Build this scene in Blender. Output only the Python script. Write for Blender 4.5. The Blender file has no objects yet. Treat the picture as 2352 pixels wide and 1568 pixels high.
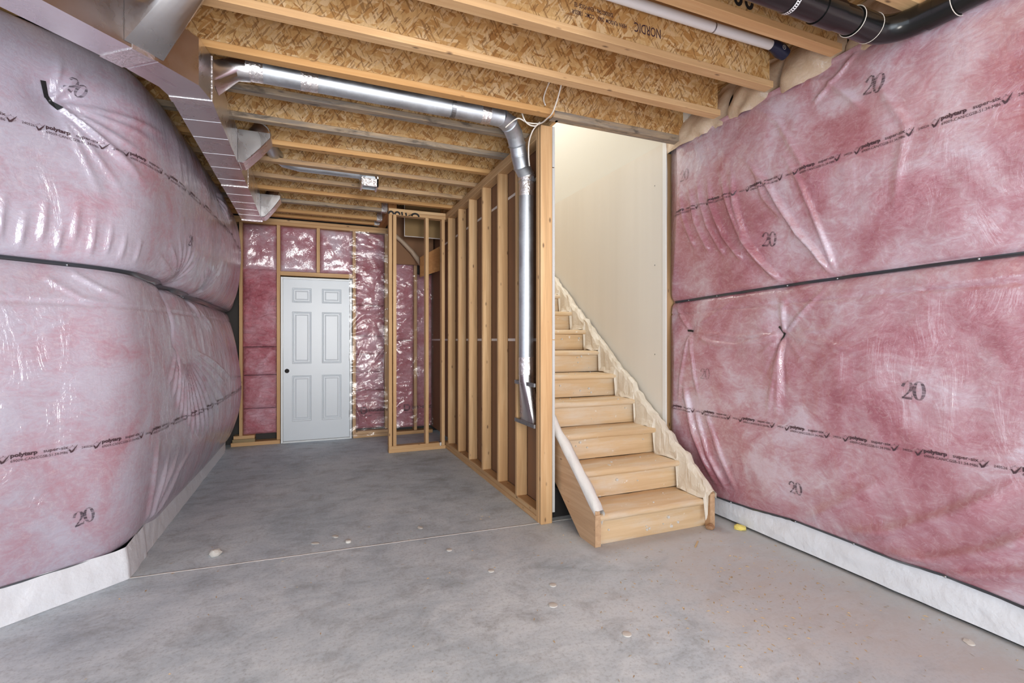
import bpy, bmesh, math, random
import numpy as np
from mathutils import Vector, Matrix
random.seed(7)
rng = np.random.RandomState(7)
S = bpy.context.scene
COL = S.collection

# ---------------------------------------------------------------- camera, world, lights, exposure
YAW = math.atan(460 / 1120)
cd = bpy.data.cameras.new('camera'); cam = bpy.data.objects.new('camera', cd); COL.objects.link(cam)
cam.location = (0, 0, 1.29); cam.rotation_euler = (math.pi / 2, 0, -YAW)
cd.sensor_width = 36; cd.lens = 36 * 1120 / 2352; cd.shift_y = -4 / 2352; cd.clip_start = .05
S.camera = cam
W = bpy.data.worlds.new('world'); S.world = W; W.use_nodes = True
W.node_tree.nodes['Background'].inputs[0].default_value = (.80, .90, 1, 1)
W.node_tree.nodes['Background'].inputs[1].default_value = 2.3

def area(name, loc, target, sx, sy, power, col):
    l = bpy.data.lights.new(name, 'AREA'); l.shape = 'RECTANGLE'; l.size = sx; l.size_y = sy
    l.energy = power; l.color = col
    o = bpy.data.objects.new(name, l); COL.objects.link(o); o.location = loc
    o.rotation_euler = (Vector(target) - Vector(loc)).to_track_quat('-Z', 'Y').to_euler()
    return o
area('window_light', (1.3, -2.5, 1.55), (1.0, 4, 1.3), 2.6, 1.6, 44, (.86, .94, 1))
fill = area('deep_fill', (.5, -1.6, 1.9), (.25, 6.7, 1.7), 1.2, 1.2, 13, (1, .97, .93)); fill.data.spread = math.radians(42)  # unseen fill added behind the camera to brighten the far end
area('ceiling_fill', (.3, -.9, .8), (.2, 1.9, 3.0), 1.2, .6, 50, (1, .95, .88))  # unseen fill added low behind the camera to lift the joists
area('upstairs_light', (2.1, 4.7, 5.2), (2.1, 4.3, 0), .9, 2.6, 44, (1, .93, .83))
vs = S.view_settings
vs.view_transform = 'Standard'; vs.look = 'None'; vs.gamma = 1; vs.use_curve_mapping = False; vs.exposure = .22
S.cycles.max_bounces = 8; S.cycles.diffuse_bounces = 4; S.cycles.glossy_bounces = 4
S.cycles.transparent_max_bounces = 8; S.cycles.caustics_reflective = False; S.cycles.caustics_refractive = False
S.cycles.sample_clamp_indirect = 4; S.cycles.adaptive_threshold = .02

# ---------------------------------------------------------------- materials
class NT:
    def __init__(s, name):
        s.m = bpy.data.materials.new(name); s.m.use_nodes = True
        s.t = s.m.node_tree; s.b = s.t.nodes['Principled BSDF']; s.out = s.t.nodes['Material Output']
        s.co = s.t.nodes.new('ShaderNodeTexCoord').outputs['Object']
    def n(s, ty, **kw):
        nd = s.t.nodes.new('ShaderNode' + ty)
        for k, v in kw.items():
            if k[0] == '_': s.set(nd.inputs[int(k[1:])], v)
            elif hasattr(nd, k) and k not in ('Scale',): setattr(nd, k, v)
            else: s.set(nd.inputs[k.replace('_', ' ')], v)
        return nd
    def set(s, inp, v):
        if isinstance(v, bpy.types.NodeSocket): s.t.links.new(v, inp)
        elif isinstance(v, bpy.types.Node): s.t.links.new(v.outputs[0], inp)
        else:
            if hasattr(v, '__len__') and len(v) == 3 and inp.type == 'RGBA': v = (*v, 1)
            inp.default_value = v
    def map(s, scale=(1, 1, 1), rot=(0, 0, 0), loc=(0, 0, 0), co=None):
        return s.n('Mapping', _0=co or s.co, _1=loc, _2=rot, _3=scale)
    def noise(s, co, scale, detail=4, rough=.55, dist=0):
        return s.n('TexNoise', Vector=co, Scale=scale, Detail=detail, Roughness=rough, Distortion=dist)
    def ramp(s, f, stops, interp='LINEAR'):
        r = s.t.nodes.new('ShaderNodeValToRGB'); s.set(r.inputs[0], f); e = r.color_ramp.elements
        r.color_ramp.interpolation = interp
        while len(e) < len(stops): e.new(.5)
        for el, (p, c) in zip(e, stops):
            el.position = p; el.color = (*c, 1) if hasattr(c, '__len__') else (c, c, c, 1)
        return r.outputs[0]
    def mix(s, f, a, b, mode='MIX'):
        m = s.t.nodes.new('ShaderNodeMix'); m.data_type = 'RGBA'; m.blend_type = mode
        s.set(m.inputs[0], f); s.set(m.inputs[6], a); s.set(m.inputs[7], b)
        return m.outputs[2]
    def math(s, op, a, b=0, c=0):
        m = s.t.nodes.new('ShaderNodeMath'); m.operation = op
        s.set(m.inputs[0], a); s.set(m.inputs[1], b); s.set(m.inputs[2], c); return m.outputs[0]
    def bump(s, h, strength=.3, dist=.01, normal=None):
        b = s.n('Bump', Strength=strength, Distance=dist, Height=h)
        if normal is not None: s.set(b.inputs['Normal'], normal)
        return b.outputs[0]
    def rnd(s):
        return s.t.nodes.new('ShaderNodeObjectInfo').outputs['Random']
    def p(s, **kw):
        for k, v in kw.items(): s.set(s.b.inputs[k.replace('_', ' ')], v)
        return s.m
    def offset(s, amt=37):
        v = s.n('VectorMath', operation='ADD', _0=s.co)
        c = s.n('CombineXYZ', _0=s.math('MULTIPLY', s.rnd(), amt), _1=s.math('MULTIPLY', s.rnd(), amt * 1.7), _2=s.math('MULTIPLY', s.rnd(), amt * .6))
        s.set(v.inputs[1], c); return v.outputs[0]

def flat(name, col, rough=.6, metal=0, bump=0, bscale=30, coat=0, var=0):
    t = NT(name); c = col
    if var:
        c = t.mix(t.noise(t.co, bscale * .3, 5), tuple(x * (1 - var) for x in col), tuple(min(1, x * (1 + var)) for x in col))
    t.p(Base_Color=c, Roughness=rough, Metallic=metal, Coat_Weight=coat)
    if bump: t.p(Normal=t.bump(t.noise(t.co, bscale, 4), bump))
    return t.m

def wood(name, axis, a, b, grey=0):
    t = NT(name); co = t.offset()
    st = [30, 30, 30]; st[axis] = 1.4
    st2 = [6, 6, 6]; st2[axis] = .7
    g = t.noise(t.map(st, co=co), 1, 5, .6, .6)
    w = t.noise(t.map(st2, co=co), 1, 3, .5, .3)
    c = t.ramp(g, [(.25, tuple(x * .78 for x in a)), (.5, a), (.75, b)])
    c = t.mix(t.ramp(w, [(.38, .0), (.72, .55)]), c, tuple(x * y for x, y in zip(a, (.8, .68, .55))))
    c = t.mix(t.math('MULTIPLY', t.math('SUBTRACT', t.rnd(), .5), .5), c, tuple(x * .6 for x in a))
    ks = [14, 14, 14]; ks[axis] = 5.5
    v = t.n('TexVoronoi', Vector=t.map(ks, co=co), Scale=1.0)
    k = t.ramp(v.outputs['Distance'], [(.05, 1), (.13, 0)])
    c = t.mix(t.math('MULTIPLY', k, .8), c, (.10, .045, .02))
    if grey:
        s3 = [22, 22, 22]; s3[axis] = 2.5
        q = t.noise(t.map(s3, co=co), 1, 6, .7, .5)
        c = t.mix(t.math('MULTIPLY', t.ramp(q, [(.32, 0), (.62, 1)]), grey), c, (.20, .175, .155))
        c = t.mix(t.math('MULTIPLY', t.ramp(t.noise(t.map(ks, co=co), 1.3, 5), [(.56, 0), (.68, 1)]), grey * .7), c, (.05, .04, .035))
    t.p(Base_Color=c, Roughness=.72, Normal=t.bump(g, .18, .004)); return t.m
PA, PB = (.62, .385, .19), (.75, .52, .29)
WX = wood('pine_x', 0, PA, PB); WY = wood('pine_y', 1, PA, PB); WZ = wood('pine_z', 2, PA, PB)
WXG = wood('weathered_pine_x', 0, (.50, .36, .22), (.60, .47, .32), .95)
WXM = wood('spotted_pine_x', 0, PA, PB, .45)
WXO = wood('amber_pine_x', 0, (.60, .335, .13), (.70, .44, .20))
WYO = wood('amber_pine_y', 1, (.42, .19, .06), (.52, .26, .09))
WSTR = wood('stringer_wood', 1, (.56, .36, .21), (.68, .47, .30))

def osb():
    t = NT('osb'); co = t.offset(11)
    warp = t.n('VectorMath', operation='ADD', _0=co, _1=t.n('VectorMath', operation='SCALE', _0=t.noise(co, 9, 2).outputs['Color'], Scale=.02)).outputs[0]
    def flakes(ang, L, w, i):
        r = t.map((1, 1, 1), rot=(0, ang, 0), loc=(i * 3.1, i * .7, i * 1.3), co=warp)
        v = t.n('TexVoronoi', Vector=t.map((1 / w, 8, 1 / L), co=r), Scale=1.0, Randomness=1.0)
        c = t.n('SeparateColor', _0=v.outputs['Color']); return c.outputs[0], c.outputs[1]
    a0, p0 = flakes(.15, .11, .028, 0); a1, p1 = flakes(.95, .10, .024, 1); a2, p2 = flakes(-.75, .11, .026, 2); a3, p3 = flakes(1.5, .08, .018, 3); a4, p4 = flakes(.5, .05, .007, 4); a5, p5 = flakes(-.6, .05, .007, 5)
    m = a0
    for a, p, th in ((a1, p1, .5), (a2, p2, .55), (a3, p3, .72)): m = t.mix(t.ramp(p, [(th, 0), (th + .01, 1)]), m, a)
    tone = t.ramp(m, [(0, (.36, .165, .05)), (.12, (.50, .26, .085)), (.4, (.60, .355, .14)), (.7, (.68, .44, .20)), (1, (.78, .56, .32))])
    for a, p in ((a4, p4), (a5, p5)): tone = t.mix(t.ramp(p, [(.88, 0), (.89, .6)]), tone, (.17, .068, .02))
    tone = t.mix(t.ramp(a5, [(.90, 0), (.91, .7)]), tone, (.74, .53, .30))
    f = t.noise(t.map((50, 30, 10), co=co), 1, 5, .7, .8)
    tone = t.mix(t.ramp(f, [(.34, .35), (.5, 0)]), tone, (.30, .135, .04))
    tone = t.mix(t.ramp(t.noise(co, 2.2, 3), [(.4, 0), (.7, .4)]), tone, (.42, .21, .06))
    t.p(Base_Color=tone, Roughness=.6, Normal=t.bump(m, .3, .004)); return t.m
OSB = osb()

def pink(name, coat, pale=0, beige=0):
    t = NT(name)
    a = t.noise(t.co, 2.3, 6, .58, .9)
    b = t.noise(t.map((1, 1, 1.6)), 9, 6, .68, 2.2)
    h = t.math('ADD', t.math('MULTIPLY', a, .72), t.math('MULTIPLY', b, .28))
    if beige: st = [(.3, (.42, .30, .20)), (.5, (.62, .47, .33)), (.7, (.80, .68, .52))]
    elif pale: st = [(.36, (.46, .25, .31)), (.45, (.48, .36, .44)), (.53, (.49, .435, .53)), (.66, (.52, .50, .60))]  # left-wall copy: cool reflected light put into paler, lilac stops
    else: st = [(.36, (.34, .105, .14)), (.44, (.43, .185, .23)), (.52, (.50, .295, .345)), (.62, (.60, .48, .56))]
    if coat == 0: st = [(p, tuple(x * k for x, k in zip(c, (1.12, .80, .82)))) for p, c in st]
    c = t.ramp(h, st)
    wisp = t.noise(t.map((3, 3, 5), rot=(.4, .5, .3)), 5, 8, .75, 3.0)
    c = t.mix(t.ramp(wisp, [(.53, 0), (.62, .18), (.66, 0)]), c, (.86, .74, .74))
    c = t.mix(t.ramp(wisp, [(.40, .18), (.46, 0)]), c, (.52, .20, .22))
    n1 = t.bump(b, .18 if coat else .9, .02 if coat else .03)
    t.p(Base_Color=c, Roughness=.75, Normal=n1, Coat_Weight=coat, Coat_Roughness=.11, Coat_IOR=1.85)
    if coat:
        w = t.noise(t.map((2.0, 2.0, .8), rot=(.5, .1, .2)), 4, 5, .6, 1.2)
        w2 = t.noise(t.map((3, 3, 2)), 9, 3, .5, 2.5)
        t.p(Coat_Normal=t.bump(t.math('ADD', w, t.math('MULTIPLY', w2, .10)), .42, .035))
    return t.m
PINKR = pink('wrapped_insulation', 1); PINKL = pink('pale_wrapped_insulation', 1, 1)
PINKB = pink('bare_insulation', 0); BEIGE = pink('rim_insulation', .7, 0, 1)

def metal(name, col, rough, streak=None):
    t = NT(name)
    sp = t.n('TexVoronoi', Vector=t.co, Scale=70.0)
    n = t.noise(t.co, 4, 4, .6, .8)
    c = t.mix(n, tuple(x * .86 for x in col), col)
    c = t.mix(t.math('MULTIPLY', t.n('SeparateColor', _0=sp.outputs['Color']).outputs[0], .18), c, (.8, .82, .85))
    r = t.ramp(n, [(.3, rough * .8), (.7, rough * 1.35)])
    t.p(Base_Color=c, Metallic=1, Roughness=r, Normal=t.bump(n, .06, .02)); return t.m
GALV = metal('galvanised_steel', (.80, .775, .785), .27); PIPE = metal('bright_pipe', (.60, .63, .67), .48)
STRAPM = metal('dull_steel', (.33, .34, .36), .4)
t = NT('foil_tape'); cr = t.noise(t.co, 45, 4, .6, 1.5)
FOIL = t.p(Base_Color=(.80, .76, .76), Metallic=.9, Roughness=.22, Normal=t.bump(cr, .5, .01))

def concrete():
    t = NT('concrete')
    a = t.noise(t.co, 1.5, 8, .66, .6); b = t.noise(t.map((1, 2.2, 1), rot=(0, 0, .5)), 4.5, 8, .72, .7); c3 = t.noise(t.co, 60, 4, .7)
    h = t.math('ADD', t.math('MULTIPLY', a, .55), t.math('MULTIPLY', b, .45))
    c = t.ramp(h, [(.34, (.35, .41, .465)), (.45, (.52, .60, .67)), (.55, (.64, .715, .78)), (.68, (.74, .81, .86))])
    c = t.mix(t.ramp(t.noise(t.map((1, 1, 1), loc=(3, 8, 0)), 5, 9, .75, .4), [(.50, 0), (.67, .62)]), c, (.33, .36, .39))
    c = t.mix(t.ramp(c3, [(.35, .25), (.5, 0)]), c, (.14, .14, .14))
    sx = t.n('SeparateXYZ', _0=t.co)
    d = t.math('SUBTRACT', sx.outputs[0], t.math('MULTIPLY', t.math('ADD', sx.outputs[1], -2.2), -.35))
    d = t.math('ADD', d, t.math('MULTIPLY', a, 1.2))
    dm = t.n('MapRange', _0=d, _1=1.75, _2=2.6); dm2 = t.n('MapRange', _0=sx.outputs[1], _1=3.3, _2=2.7)
    dust = t.math('MULTIPLY', t.math('MULTIPLY', dm.outputs[0], dm2.outputs[0]), t.ramp(b, [(.3, .45), (.6, .9)]))
    c = t.mix(dust, c, (.475, .455, .455))
    t.p(Base_Color=c, Roughness=t.ramp(b, [(.3, .55), (.7, .8)]), Normal=t.bump(t.math('ADD', b, t.math('MULTIPLY', c3, .3)), .12, .01)); return t.m
CONC = concrete()
WRAP = flat('white_membrane', (.82, .845, .89), .42, bump=1.0, bscale=13, var=.04)
DOORW = flat('door_paint', (.66, .71, .76), .38, var=.02); FRAMEW = flat('jamb_paint', (.74, .77, .78), .4)
DRYW = NT('drywall'); _n = DRYW.noise(DRYW.map((.1, 2.4, .12)), 1.2, 3); _m = DRYW.noise(DRYW.co, 1.1, 4)
DRYW = DRYW.p(Base_Color=DRYW.mix(DRYW.ramp(_m, [(.3, 0), (.7, .5)]), DRYW.ramp(_n, [(.35, (.70, .655, .575)), (.6, (.77, .725, .65))]), (.71, .67, .60)), Roughness=.85)
DRYU = flat('upper_drywall', (.74, .72, .66), .8); PLASTERW = flat('corner_bead', (.82, .82, .80), .5)  # upper stairwell walls a little whiter than the lower drywall
KRAFT = flat('drywall_back_paper', (.235, .12, .062), .85, var=.12, bscale=8); KRAFT2 = flat('tan_back_paper', (.26, .165, .07), .8, var=.06)
TAPEW = flat('paper_tape', (.72, .66, .62), .7); GYPS = flat('gypsum_edge', (.55, .55, .54), .8, bump=.4, bscale=120)
BLACK = flat('black_plastic', (.006, .006, .006), .22); TAPEB = flat('black_tape', (.012, .012, .013), .45)
STRAPB = flat('seam_strap', (.035, .04, .05), .32, coat=.5); PVCW = flat('white_pvc', (.80, .80, .82), .3); CABLE = flat('white_cable', (.76, .70, .62), .4)
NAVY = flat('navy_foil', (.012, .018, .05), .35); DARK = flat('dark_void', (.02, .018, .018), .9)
FOUND = flat('foundation_wall', (.05, .045, .042), .9, bump=.3, bscale=20); YELLOW = flat('yellow_foam', (.80, .66, .18), .8)  # foundation colour darkened to carry the shade in the gap by the left blanket
CRUMB = flat('plaster_crumb', (.62, .60, .56), .9); SHAV = flat('wood_shaving', (.55, .40, .23), .8); GREYW = wood('treated_board', 0, (.30, .22, .11), (.38, .29, .16))
INK = flat('printed_ink', (.07, .035, .045), .5)
def fadedink(name, col, amt):
    t = NT(name); tr = t.n('BsdfTransparent'); mx = t.n('MixShader')
    t.p(Base_Color=col, Roughness=.6)
    s = t.noise(t.map((20, 20, 130)), 1, 2)
    t.set(mx.inputs[0], t.ramp(s, [(.40, amt), (.62, amt * .25)])); t.set(mx.inputs[1], tr); t.set(mx.inputs[2], t.b); t.set(t.out.inputs[0], mx); return t.m
INKF = fadedink('faded_ink', (.06, .045, .06), .72); INKVF = fadedink('very_faded_ink', (.10, .07, .08), .38); SPRAY = flat('spray_ink', (.012, .01, .01), .7)
def paper():
    t = NT('masking_paper'); n = t.noise(t.co, 16, 4, .6, 1.5)
    c = t.ramp(t.noise(t.co, 6, 4), [(.3, (.66, .58, .47)), (.7, (.78, .72, .62))])
    return t.p(Base_Color=c, Roughness=.6, Normal=t.bump(n, .5, .015), Coat_Weight=.15)
PAPER = paper()
PAPERW = flat('dusty_paper', (.76, .745, .72), .7, bump=.5, bscale=25, var=.06)
def stairm():
    t = NT('stair_sheet'); g = t.noise(t.map((1.0, 12, 26), co=t.offset(9)), 1, 5, .6, .6); d = t.noise(t.map((1.2, 5, 5)), 2.0, 6, .65)
    c = t.ramp(g, [(.3, (.60, .41, .225)), (.55, (.68, .49, .29)), (.75, (.74, .56, .36))])
    c = t.mix(t.ramp(d, [(.45, 0), (.68, .75)]), c, (.70, .62, .51))
    sp = t.noise(t.co, 26, 3, .5)
    c = t.mix(t.ramp(sp, [(.70, 0), (.73, .8)]), c, (.80, .76, .70))
    c = t.mix(t.ramp(t.noise(t.map((3, 8, 8)), 6, 6, .7), [(.66, 0), (.74, .5)]), c, (.28, .18, .10))
    return t.p(Base_Color=c, Roughness=.55, Normal=t.bump(g, .1, .004))
STAIR = stairm()
def film():
    t = NT('clear_film'); tr = t.n('BsdfTransparent', _0=(.985, .975, .98)); gl = t.n('BsdfGlossy', Roughness=.13, Color=(1, 1, 1))
    df = t.n('BsdfDiffuse', Color=(.85, .82, .84))
    cr = t.noise(t.map((1, 1, 1.6)), 7, 4, .55, 1.4); nrm = t.bump(cr, .25, .035)
    t.set(gl.inputs['Normal'], nrm)
    m1 = t.n('MixShader', _0=.05, _1=tr, _2=df)
    fr = t.n('Fresnel', IOR=1.6); t.set(fr.inputs['Normal'], nrm)
    m2 = t.n('MixShader', _0=t.math('MULTIPLY', fr, .75), _1=m1, _2=gl)
    t.set(t.out.inputs[0], m2); return t.m
FILM = film()

# ---------------------------------------------------------------- object helpers
BASE = {}
def link(o, parent=None):
    COL.objects.link(o)
    if parent is not None: o.parent = parent
    return o
def tag(o, label=None, cat=None, group=None, kind=None):
    for k, v in (('label', label), ('category', cat), ('group', group), ('kind', kind)):
        if v: o[k] = v
    return o
def thing(name, label, cat, loc, group=None):
    o = bpy.data.objects.new(name, None); COL.objects.link(o); o.location = loc; o.empty_display_size = .1
    BASE[o.name] = Vector(loc); return tag(o, label, cat, group)
def base_of(p): return BASE.get(p.name, Vector((0, 0, 0))) if p is not None else Vector((0, 0, 0))

class MB:
    def __init__(s): s.v = []; s.f = []
    def add(s, vs, fs):
        n = len(s.v); s.v += [tuple(v) for v in vs]; s.f += [tuple(i + n for i in f) for f in fs]; return s
    def box(s, x0, x1, y0, y1, z0, z1, c=.003):
        lo, hi = (min(x0, x1), min(y0, y1), min(z0, z1)), (max(x0, x1), max(y0, y1), max(z0, z1))
        c = min(c, *(.3 * (h - l) for l, h in zip(lo, hi)))
        vs = []; ix = {}
        for i in (0, 1):
            for j in (0, 1):
                for k in (0, 1):
                    for a in range(3):
                        p = [(hi if q else lo)[d] + (0 if d == a else (-c if q else c)) for d, q in enumerate((i, j, k))]
                        ix[i, j, k, a] = len(vs); vs.append(p)
        fs = []
        def key(a, va, b, vb, d, vd, ax):
            q = [0, 0, 0]; q[a] = va; q[b] = vb; q[d] = vd; return ix[(*q, ax)]
        for a in range(3):
            b, d = [q for q in range(3) if q != a]
            for sd in (0, 1):
                fs.append([key(a, sd, b, 0, d, 0, a), key(a, sd, b, 1, d, 0, a), key(a, sd, b, 1, d, 1, a), key(a, sd, b, 0, d, 1, a)])
            for p in (0, 1):
                for q in (0, 1):
                    fs.append([key(a, 0, b, p, d, q, b), key(a, 1, b, p, d, q, b), key(a, 1, b, p, d, q, d), key(a, 0, b, p, d, q, d)])
        for i in (0, 1):
            for j in (0, 1):
                for k in (0, 1): fs.append([ix[i, j, k, 0], ix[i, j, k, 1], ix[i, j, k, 2]])
        return s.add(vs, fs)
    def loft(s, rings, cap=True, closed=True):
        n = len(rings[0]); vs = [p for r in rings for p in r]; fs = []
        for i in range(len(rings) - 1):
            for j in range(n if closed else n - 1):
                k = (j + 1) % n; fs.append((i * n + j, i * n + k, (i + 1) * n + k, (i + 1) * n + j))
        if cap and closed: fs += [tuple(range(n)), tuple((len(rings) - 1) * n + j for j in range(n))]
        return s.add(vs, fs)
    def tube(s, path, r, n=16, cap=True):
        path = [Vector(p) for p in path]; rs = r if hasattr(r, '__len__') else [r] * len(path); rings = []
        up = None
        for i, p in enumerate(path):
            d = (path[min(i + 1, len(path) - 1)] - path[max(i - 1, 0)]).normalized()
            if up is None: up = d.orthogonal().normalized()
            up = (up - d * up.dot(d)).normalized(); w = d.cross(up)
            rings.append([p + (up * math.cos(a) + w * math.sin(a)) * rs[i] for a in [2 * math.pi * k / n for k in range(n)]])
        return s.loft(rings, cap)
    def prism(s, poly, z0, z1):
        return s.loft([[(x, y, z0) for x, y in poly], [(x, y, z1) for x, y in poly]])
    def build(s, name, mat, parent=None, smooth=False, kind=None, label=None):
        b = base_of(parent)
        me = bpy.data.meshes.new(name); me.from_pydata([(x - b.x, y - b.y, z - b.z) for x, y, z in s.v], [], s.f)
        bm = bmesh.new(); bm.from_mesh(me); bmesh.ops.recalc_face_normals(bm, faces=bm.faces); bm.to_mesh(me); bm.free()
        me.materials.append(mat)
        if smooth:
            me.polygons.foreach_set('use_smooth', [True] * len(me.polygons))
            if smooth != 'all':
                try: me.set_sharp_from_angle(angle=math.radians(40))
                except Exception: pass
        o = bpy.data.objects.new(name, me); link(o, parent); BASE[o.name] = b
        if kind: o['kind'] = kind
        if label: o['label'] = label
        return o
def box(name, x0, x1, y0, y1, z0, z1, mat, parent=None, c=.003, **k): return MB().box(x0, x1, y0, y1, z0, z1, c).build(name, mat, parent, **k)
def grid(name, P, mat, parent=None, label=None, kind=None, flip=False):
    a, b = P.shape[:2]; bs = base_of(parent)
    me = bpy.data.meshes.new(name)
    i = np.arange(a * b).reshape(a, b)
    q = np.stack([i[:-1, :-1], i[1:, :-1], i[1:, 1:], i[:-1, 1:]], -1).reshape(-1, 4)
    if flip: q = q[:, ::-1]
    me.from_pydata((P.reshape(-1, 3) - np.array(bs)).tolist(), [], q.tolist())
    me.polygons.foreach_set('use_smooth', [True] * len(me.polygons)); me.materials.append(mat)
    o = bpy.data.objects.new(name, me); link(o, parent); BASE[o.name] = bs
    if label: o['label'] = label
    if kind: o['kind'] = kind
    return o

# value noise (numpy) for relief of sheets
def vnoise(x, y, seed):
    r = np.random.RandomState(seed).rand(64, 64)
    xi = np.floor(x).astype(int); yi = np.floor(y).astype(int); fx = x - xi; fy = y - yi
    fx = fx * fx * (3 - 2 * fx); fy = fy * fy * (3 - 2 * fy)
    g = lambda i, j: r[i % 64, j % 64]
    return (g(xi, yi) * (1 - fx) + g(xi + 1, yi) * fx) * (1 - fy) + (g(xi, yi + 1) * (1 - fx) + g(xi + 1, yi + 1) * fx) * fy - .5
def ridge(SX, Z, pts, w, amp, w1=None, head=.15, tail=.35):
    """height of a fold running along a polyline"""
    pts = np.array(pts, float); seg = np.linalg.norm(np.diff(pts, axis=0), axis=1); L = seg.sum(); acc = 0
    best = np.full(SX.shape, 1e9); par = np.zeros(SX.shape)
    for a, b, l in zip(pts[:-1], pts[1:], seg):
        d = (b - a) / l; tt = np.clip((SX - a[0]) * d[0] + (Z - a[1]) * d[1], 0, l)
        dist = np.hypot(SX - a[0] - d[0] * tt, Z - a[1] - d[1] * tt)
        m = dist < best; best = np.where(m, dist, best); par = np.where(m, (acc + tt) / L, par); acc += l
    ww = w + ((w1 if w1 else w) - w) * par
    env = np.clip(par / max(head, 1e-3), 0, 1) * np.clip((1 - par) / max(tail, 1e-3), 0, 1)
    env = env * env * (3 - 2 * env)
    return amp * env * np.exp(-(best / ww) ** 2)
class Sheet:
    """a wall covering sampled on an (s, z) grid; at(s, z, lift) gives a point on it"""
    def __init__(s, sv, zv, P): 
        s.s = sv; s.z = zv; s.P = P
        du = np.gradient(P, axis=0); dv = np.gradient(P, axis=1); n = np.cross(du, dv)
        s.N = n / (np.linalg.norm(n, axis=2, keepdims=True) + 1e-12)
    def at(s, a, z, lift=0.0):
        fi = np.interp(a, s.s, np.arange(len(s.s))); fj = np.interp(z, s.z, np.arange(len(s.z)))
        i = min(int(fi), len(s.s) - 2); j = min(int(fj), len(s.z) - 2); u = fi - i; v = fj - j
        def bl(A): return (A[i, j] * (1 - u) + A[i + 1, j] * u) * (1 - v) + (A[i, j + 1] * (1 - u) + A[i + 1, j + 1] * u) * v
        return bl(s.P) + bl(s.N) * lift

# flat lettering
_tc = {}
def text2d(txt, size, bold=0.0, shear=0.0, sx=1.0):
    k = (txt, size, bold, shear, sx)
    if k not in _tc:
        cu = bpy.data.curves.new('lettering', 'FONT'); cu.body = txt; cu.size = size; cu.offset = bold; cu.shear = shear; cu.resolution_u = 2
        o = bpy.data.objects.new('lettering', cu); COL.objects.link(o)
        bpy.context.view_layer.update()
        me = o.evaluated_get(bpy.context.evaluated_depsgraph_get()).to_mesh()
        _tc[k] = ([(v.co.x * sx, v.co.y) for v in me.vertices], [tuple(p.vertices) for p in me.polygons])
        o.evaluated_get(bpy.context.evaluated_depsgraph_get()).to_mesh_clear()
        bpy.data.objects.remove(o); bpy.data.curves.remove(cu)
    return _tc[k]
def ribbon2d(pts, ws):
    vs = []; fs = []; n = len(pts)
    if not hasattr(ws, '__len__'): ws = [ws] * n
    for i, (x, y) in enumerate(pts):
        a = pts[max(i - 1, 0)]; b = pts[min(i + 1, n - 1)]; dx, dy = b[0] - a[0], b[1] - a[1]; l = math.hypot(dx, dy) or 1
        vs += [(x - dy / l * ws[i] / 2, y + dx / l * ws[i] / 2), (x + dy / l * ws[i] / 2, y - dx / l * ws[i] / 2)]
        if i: fs.append((2 * i - 2, 2 * i - 1, 2 * i + 1, 2 * i))
    return vs, fs
class Flat2:
    def __init__(s): s.v = []; s.f = []
    def add(s, vf, dx=0, dy=0, rot=0, sc=1):
        n = len(s.v); c, q = math.cos(rot) * sc, math.sin(rot) * sc
        s.v += [(x * c - y * q + dx, x * q + y * c + dy) for x, y in vf[0]]; s.f += [tuple(i + n for i in f) for f in vf[1]]; return s
    def on(s, fn, name, mat, parent, kind=None, label=None):
        return MB().add([fn(x, y) for x, y in s.v], s.f).build(name, mat, parent, kind=kind, label=label)
LEAF = [(0, 1), (.22, .55), (.5, .72), (.45, .3), (.95, .35), (.75, .05), (1, -.15), (.45, -.5), (.1, -.45), (0, -.9), (-.1, -.45), (-.45, -.5), (-1, -.15), (-.75, .05), (-.95, .35), (-.45, .3), (-.5, .72), (-.22, .55), (0, 1)]
def leafcheck(f, x, y, h):
    f.add(ribbon2d([(a * h * .42, b * h * .42) for a, b in LEAF], .0010), x, y)
    f.add(ribbon2d([(-.28 * h, .0), (-.08 * h, -.38 * h), (.0, -.30 * h), (.48 * h, .42 * h)], [.004, .0085, .008, .001]), x, y)
def print_unit():
    f = Flat2(); leafcheck(f, 0, 0, .042)
    f.add(text2d('polytarp', .024, .0011, 0, 1.12), .022, .004); f.add(text2d('super-six', .022, .0002, 0, 1.12), .133, .004)
    f.add(text2d('69009-CAN/CGSB-51.34-M86', .0175, 0, 0, .93), .022, -.019)
    leafcheck(f, .240, 0, .042); f.add(text2d('240526', .0155, 0, 0, .95), .275, -.006)
    return f
def glyph20(h):
    f = Flat2(); w = .55 * h
    two = [(-.95 * w, .68 * h), (-.80 * w, .88 * h), (-.5 * w, h), (-.22 * w, .92 * h), (-.12 * w, .72 * h), (-.2 * w, .52 * h), (-.5 * w, .30 * h), (-.92 * w, .06 * h)]
    f.add(ribbon2d(two, [.16 * h, .14 * h, .06 * h, .12 * h, .2 * h, .15 * h, .08 * h, .06 * h])); f.add(ribbon2d([(-1.0 * w, .05 * h), (-.12 * w, .05 * h), (-.08 * w, .2 * h)], [.12 * h, .14 * h, .04 * h]))
    o = [(.52 * w + .42 * w * math.sin(a), .5 * h - .5 * h * math.cos(a)) for a in np.linspace(0, 2 * math.pi, 25)]
    f.add(ribbon2d(o, [.05 * h + .13 * h * abs(math.sin(a)) for a in np.linspace(0, 2 * math.pi, 25)]))
    return f

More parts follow.
